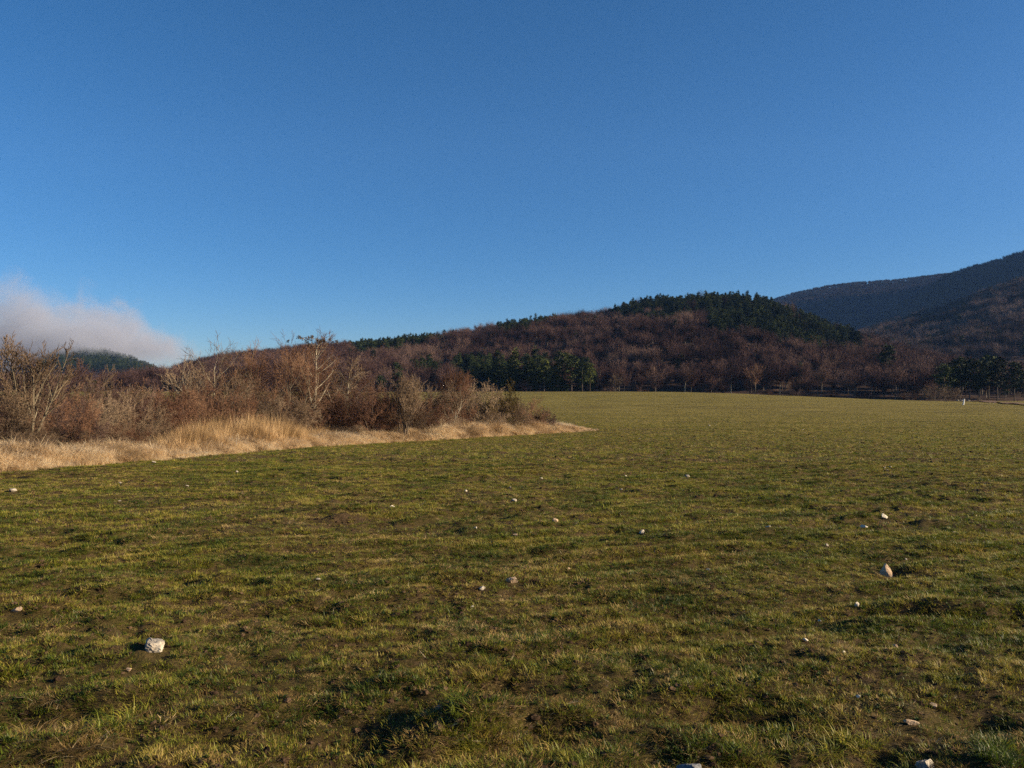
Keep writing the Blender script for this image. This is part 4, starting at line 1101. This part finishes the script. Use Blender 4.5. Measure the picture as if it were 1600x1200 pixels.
for i in range(120):
    X, Y = px_area(1, 3.2, 14); 
    if sdist(X, Y)[0] > 0: continue
    for j in range(int(rng.integers(2, 7))): lx.append((X[0] + rng.normal(0, .08), Y[0] + rng.normal(0, .07), 10 if rng.random() < .6 else 11, rng.uniform(.3, .6)))
cxs, cys = px_area(9000, 3.0, 75)
ck = (fbm(cxs * .25, cys * .25, 95, 2) + .9 * np.exp(-((cys - 34 - .3 * cxs) / 10) ** 2) * (cxs > 2) > .22) & (sdist(cxs, cys) < -.1); cxs, cys = cxs[ck], cys[ck]
n = len(cxs); rot = rng.random((n, 3)) * 6.28; cs = (.35 + .8 * rng.random(n) ** 2) * (.6 + .4 * sstep(5, 12, cys)) * (1 + .016 * cys)
o = scatter('soil_clods', grass_src, np.stack([cxs, cys, ground_z(cxs, cys) + .004], 1), rot, np.stack([cs * 1.2, cs, cs * .8], 1), rng.integers(8, 10, n)); tag(o, 'dark crumbly soil clods lying among the young crop', 'clods', None, 'stuff')
lx = np.array(lx); n = len(lx); rot = np.zeros((n, 3)); rot[:, 2] = rng.random(n) * 6.28; rot[:, :2] = rng.normal(0, .2, (n, 2))
o = scatter('tall_grass_tufts', grass_src, np.stack([lx[:, 0], lx[:, 1], ground_z(lx[:, 0], lx[:, 1])], 1), rot, np.repeat(lx[:, 3:4], 3, 1), lx[:, 2].astype(int))
tag(o, 'taller lush green and withered tufts rising from the near field', 'grass', None, 'stuff')

# ---- dry bank grass
BK = [M['bankgrass'], M['bramble'], M['reed']]
bank_list = [
 blade_mesh('bank_tuft', [(gb(31, 70, .30, .60, .012, .7, .16, curl=1.3, az=0.0, azs=1.0), 0)], BK),
 blade_mesh('bank_tuft', [(gb(32, 70, .25, .50, .012, 1.0, .20, curl=1.0, az=0.5, azs=1.3), 0)], BK),
 blade_mesh('bank_tuft', [(gb(33, 60, .30, .70, .011, .5, .14, curl=1.5), 0), (gb(37, 8, .2, .5, .01, .6, .2), 1)], BK),
 blade_mesh('bramble', [(gb(34, 40, .4, .9, .010, .8, .30, curl=1.4), 1)], BK),
 blade_mesh('reed', [(gb(35, 22, .8, 1.5, .013, .22, .2, curl=.3), 2), (gb(36, 14, .5, 1.0, .014, .35, .16, curl=.8), 2)], BK),
 blade_mesh('reed', [(gb(38, 22, .6, 1.4, .013, .3, .25, curl=.4, az=2.0, azs=.8), 2), (gb(39, 14, .4, .9, .014, .35, .2, curl=.8), 2)], BK),
]
bank_src = source_collection('bank', bank_list)
def strip_points(n, s0, s1, ya=4, yb=72):
    X = rng.uniform(-24, 12, n); Y = rng.uniform(ya, yb, n); s_ = sdist(X, Y) + .45 * fbm(X * 1.3, Y * 1.3, 71, 3)
    df = dist_poly(X, Y, FRONT)
    k = (s_ > s0) & (df < s1 + .6 * fbm(X * .5, Y * .5, 72, 2)) & inside(X, Y, POLY); return X[k], Y[k], df[k]
def bank_scatter(name, X, Y, var, s3, lean, label):
    n = len(X); rot = np.zeros((n, 3)); rot[:, 2] = lean; rot[:, :2] = rng.normal(0, .12, (n, 2))
    o = scatter(name, bank_src, np.stack([X, Y, ground_z(X, Y) - .02], 1), rot, s3, var); tag(o, label, 'grass', None, 'stuff'); return o
X, Y, df = strip_points(130000, .0, 3.4)
tipk = sstep(46, 58, Y)
lean = 2.6 * fbm(X * .35, Y * .35, 73, 2) + rng.normal(0, .5, len(X)) - .6
sz = (.45 + .55 * sstep(0, 7, np.hypot(X - tip[0], Y - tip[1]))) * (.75 + .5 * rng.random(len(X))) * (.65 + .35 * sstep(0, .7, df)) * (1 + .35 * tipk) * (1.0 + .5 * fbm(X * .8, Y * .8, 74, 2))
gap_ = fbm(X * 1.1, Y * 1.1, 5, 4, .6) + .4 * fbm(X * 2.7, Y * 2.7, 85, 2); kk = (gap_ > -.30) | (rng.random(len(X)) < .25) | ((df < .5) & (rng.random(len(X)) < .6)); X, Y, lean, sz, gap_ = X[kk], Y[kk], lean[kk], sz[kk], gap_[kk]
bank_scatter('dry_grass', X, Y, np.where(rng.random(len(X)) < np.where(gap_ < -.12, .22, .02), 3, rng.integers(0, 3, len(X))), np.repeat(sz[:, None], 3, 1), lean, 'bleached tan grass matted along the edge of the field')
print('bank tufts', len(X))
X, Y, df = strip_points(30000, 3.0, 8.5)
Zk = rng.random(len(X)) < .7; X = X[Zk]; Y = Y[Zk]
var = np.where(rng.random(len(X)) < .55, 3, rng.integers(0, 3, len(X)))
sz = .6 + .7 * rng.random(len(X))
bank_scatter('undergrowth', X, Y, var, np.repeat(sz[:, None], 3, 1), rng.random(len(X)) * 6.28, 'brown brambles and dry stalks filling the foot of the hedgerow')
# reeds
X, Y, df = strip_points(90000, .7, 5.0, 20, 60)
pxr = 800 + X / Y * F
wgt = sstep(235, 290, pxr) * (1 - sstep(505, 535, pxr)) * sstep(.7, 1.4, df)
k = rng.random(len(X)) < wgt * .85 * sstep(-.35, .25, fbm(X * .8, Y * .8, 75, 3)); X = X[k]; Y = Y[k]
n = len(X); hh = (.72 + .42 * rng.random(n)) * (1 + .55 * fbm(X * .45, Y * .45, 76, 3)) * (.6 + .4 * sstep(240, 330, 800 + X / Y * F)) * (.55 + .45 * (1 - sstep(430, 530, 800 + X / Y * F)))
bank_scatter('reeds', X, Y, rng.integers(4, 6, n), np.stack([.9 + 0 * hh, .9 + 0 * hh, hh], 1), rng.random(n) * 6.28, 'tall straw-coloured reeds standing in front of the hedgerow')
print('reeds', n)

# ------------------------------------------------------------------ dirt track at the far right
def strip_mesh(name, pts, width, mat, lift=.05):
    P = np.array(pts); n = 60; tt = np.linspace(0, 1, n); cum = np.concatenate([[0], np.cumsum(np.hypot(*np.diff(P, axis=0).T))]); cum /= cum[-1]
    cx = np.interp(tt, cum, P[:, 0]); cy = np.interp(tt, cum, P[:, 1]); tx = np.gradient(cx); ty = np.gradient(cy); l = np.hypot(tx, ty); nx, ny = -ty / l, tx / l
    rows = []
    for u in (-.5, -.25, 0, .25, .5):
        wob = .25 * fbm(tt * 30, tt * 0 + u * 9, 81, 2)
        X = cx + nx * (u * width + wob); Y = cy + ny * (u * width + wob); rows.append(np.stack([X, Y, ground_z(X, Y) + lift - .03 * (abs(u) == .25)], 1))
    V = np.concatenate(rows); q = []
    for j in range(4):
        a = np.arange(n - 1) + j * n; q.append(np.stack([a, a + 1, a + 1 + n, a + n], 1))
    return link(name, mesh_np(name, V, [np.concatenate(q)], [mat], True))
t = NT('dirt'); n_ = t.noise(1.2, 5, .7, t.pos())
M['dirt'] = t.done(t.princ(t.ramp(n_, [(.3, (.09, .055, .04)), (.55, (.17, .11, .08)), (.75, (.30, .22, .17))]), .95, .05, t.bump(n_, .8, .1)))
tk = strip_mesh('dirt_track', [from_px(1512, 626.5), from_px(1545, 628), from_px(1590, 632), from_px(1640, 636), from_px(1760, 646)], 3.4, M['dirt'], .20); tag(tk, kind='structure')

# ------------------------------------------------------------------ marker post
import bmesh
def bm_obj(name, fn, mat, parent=None, loc=None, smooth=False):
    bm = bmesh.new(); fn(bm); me = bpy.data.meshes.new(name); bm.to_mesh(me); bm.free(); me.materials.append(mat)
    if smooth: me.polygons.foreach_set('use_smooth', np.ones(len(me.polygons), bool))
    return link(name, me, parent, loc)
t = NT('worn_white_paint'); n_ = t.noise(14, 4, .7, t.n('ShaderNodeTexCoord').outputs['Object'])
M['post'] = t.done(t.princ(t.ramp(n_, [(.3, (.42, .40, .34)), (.55, (.78, .76, .70)), (.8, (.82, .81, .77))]), .6, .3))
x, y = from_px(1505, 633)
post = empty('marker_post', (x, y, float(ground_z(np.array([x]), np.array([y]))[0]) - .03)); post.rotation_euler = (0, math.radians(12), .3)
tag(post, 'short white marker post leaning beside the dirt track', 'post')
def shaft(bm):
    bmesh.ops.create_cone(bm, cap_ends=True, segments=12, radius1=.13, radius2=.11, depth=1.05)
    for v in bm.verts: v.co.z += .5
bm_obj('shaft', shaft, M['post'], post)
def capf(bm):
    bmesh.ops.create_uvsphere(bm, u_segments=12, v_segments=6, radius=.115)
    for v in bm.verts: v.co.z = max(v.co.z, 0) * .6 + 1.022
bm_obj('cap', capf, M['post'], post)

# ------------------------------------------------------------------ stones
def stone_mesh(seed, dims, mat, sub=3, wedge=0.0):
    r = np.random.default_rng(seed); bm = bmesh.new(); bmesh.ops.create_icosphere(bm, subdivisions=sub, radius=1)
    # chip planes off a ball for broken faces
    pl = [(Vector(r.normal(0, 1, 3)).normalized(), r.uniform(.40, .72)) for _ in range(12)]
    for v in bm.verts:
        c = v.co.copy()
        for nrm, dd in pl:
            e_ = c.dot(nrm) - dd
            if e_ > 0: c -= nrm * e_
        k = 1 + .05 * math.sin(7 * c.x + seed) * math.sin(9 * c.y) + .03 * r.normal()
        if wedge: c.x *= 1 - wedge * (c.z * .5 + .5) * .9; c.x += .35 * wedge * c.z
        v.co = Vector((c.x * dims[0] / 1.2, c.y * dims[1] / 1.2, c.z * dims[2] / 1.2)) * k
    me = bpy.data.meshes.new('stone'); bm.to_mesh(me); bm.free(); me.materials.append(mat); return me
for i, (px_, py_, wp, hp, m, wd, lab) in enumerate(stones):
    x, y = from_px(px_, py_)
    sx = wp / F * y * .62; sz = hp / F * y * .62
    big = wp > 12
    if not big: sx *= 1.15; sz *= 1.15
    me = stone_mesh(600 + i, (sx * 1.15, sx * .8, sz * (1.35 if wp > 12 else 1.1)), m, 4 if wp > 20 else (3 if big else 2), wd)
    z = float(ground_z(np.array([x]), np.array([y]))[0])
    lift = sz * (.08 if wp < 40 else -.1) + (.012 if y < 9 else .028) + (.22 if y > 120 else 0)
    o = link('stone', me, None, (x, y, z + lift)); o.rotation_euler = (rng.normal(0, .15), rng.normal(0, .15), rng.normal(0, .3) + (.7 if i == 1 else 0))
    tag(o, lab, 'stone', 'loose stones in the field')

# ------------------------------------------------------------------ fog bank over the left hill
def fog_material():
    t = NT('fog'); P = t.pos(); sp = t.n('ShaderNodeSeparateXYZ'); t.L(P, sp.inputs[0]); x, y, z = sp.outputs
    nz = t.noise(.0085, 5, .58, P, 0.0)
    nz2 = t.noise(.026, 6, .68, t.mapping(P, (1, .5, .9)), .6)
    # height of the fog's upper surface falls toward +x, with a wisp
    cv = t.n('ShaderNodeFloatCurve'); c = cv.mapping.curves[0]
    pts = [(-1000, 98), (-860, 98), (-800, 92), (-752, 160), (-712, 126), (-640, 92), (-590, 60), (-540, 34), (-500, 6), (-440, 0)]
    x0_, x1_ = -1000, -440
    c.points[0].location = (0, pts[0][1] / 200); c.points[1].location = (1, pts[-1][1] / 200)
    for a, b in pts[1:-1]: c.points.new((a - x0_) / (x1_ - x0_), b / 200)
    cv.mapping.update()
    t.L(t.rng(x, x0_, x1_), cv.inputs['Value'])
    top = t.math('MULTIPLY', cv.outputs[0], 200)
    top = t.math('ADD', top, t.math('MULTIPLY', t.math('SUBTRACT', nz, .5), 120))
    top = t.math('ADD', top, t.math('MULTIPLY', t.math('SUBTRACT', nz2, .5), 130))
    up = t.rng(t.math('SUBTRACT', top, z), -10, 36, 0, 1, True)
    bot = t.math('ADD', 58, t.math('MULTIPLY', t.math('SUBTRACT', nz, .5), 60))
    bot = t.math('ADD', bot, t.rng(x, -810, -735, -60, 0))
    dn = t.rng(t.math('SUBTRACT', z, bot), -22, 26, 0.11, 1, True)
    ed = t.math('MULTIPLY', t.rng(y, 1045, 1110, 0, 1, True), t.rng(y, 1500, 1570, 1, 0, True))
    d = t.math('MULTIPLY', t.math('MULTIPLY', up, dn), ed)
    d = t.math('MULTIPLY', d, t.rng(nz2, .3, .7, .15, 1.5))
    v = t.n('ShaderNodeVolumePrincipled'); v.inputs['Color'].default_value = (.52, .55, .66, 1); v.inputs['Anisotropy'].default_value = .0
    t.L(t.math('MULTIPLY', d, .017), v.inputs['Density'])
    return t.done(None, v.outputs[0])
def box(name, a, b, mat):
    V = np.array([(x, y, z) for x in (a[0], b[0]) for y in (a[1], b[1]) for z in (a[2], b[2])], float)
    q = np.array([(0, 1, 3, 2), (4, 6, 7, 5), (0, 4, 5, 1), (2, 3, 7, 6), (0, 2, 6, 4), (1, 5, 7, 3)])
    return link(name, mesh_np(name, V, [q], [mat]))
fog = box('fog_bank', (-1290, 1040, 6), (-430, 1580, 235), fog_material())
tag(fog, 'grey lilac fog bank rolling over the dark hill at the left', 'fog', None, 'stuff')
sc.cycles.volume_max_steps = 256

# ------------------------------------------------------------------ air
HAZE = 0.00005
if HAZE:
    t = NT('haze_air'); v = t.n('ShaderNodeVolumePrincipled'); v.inputs['Color'].default_value = (.22, .46, 1.0, 1); v.inputs['Density'].default_value = HAZE
    v.inputs['Anisotropy'].default_value = 0.0
    hz = box('haze', (-4000, -4000, -40), (4000, 4000, 1250), t.done(None, v.outputs[0]))
    tag(hz, kind='stuff')
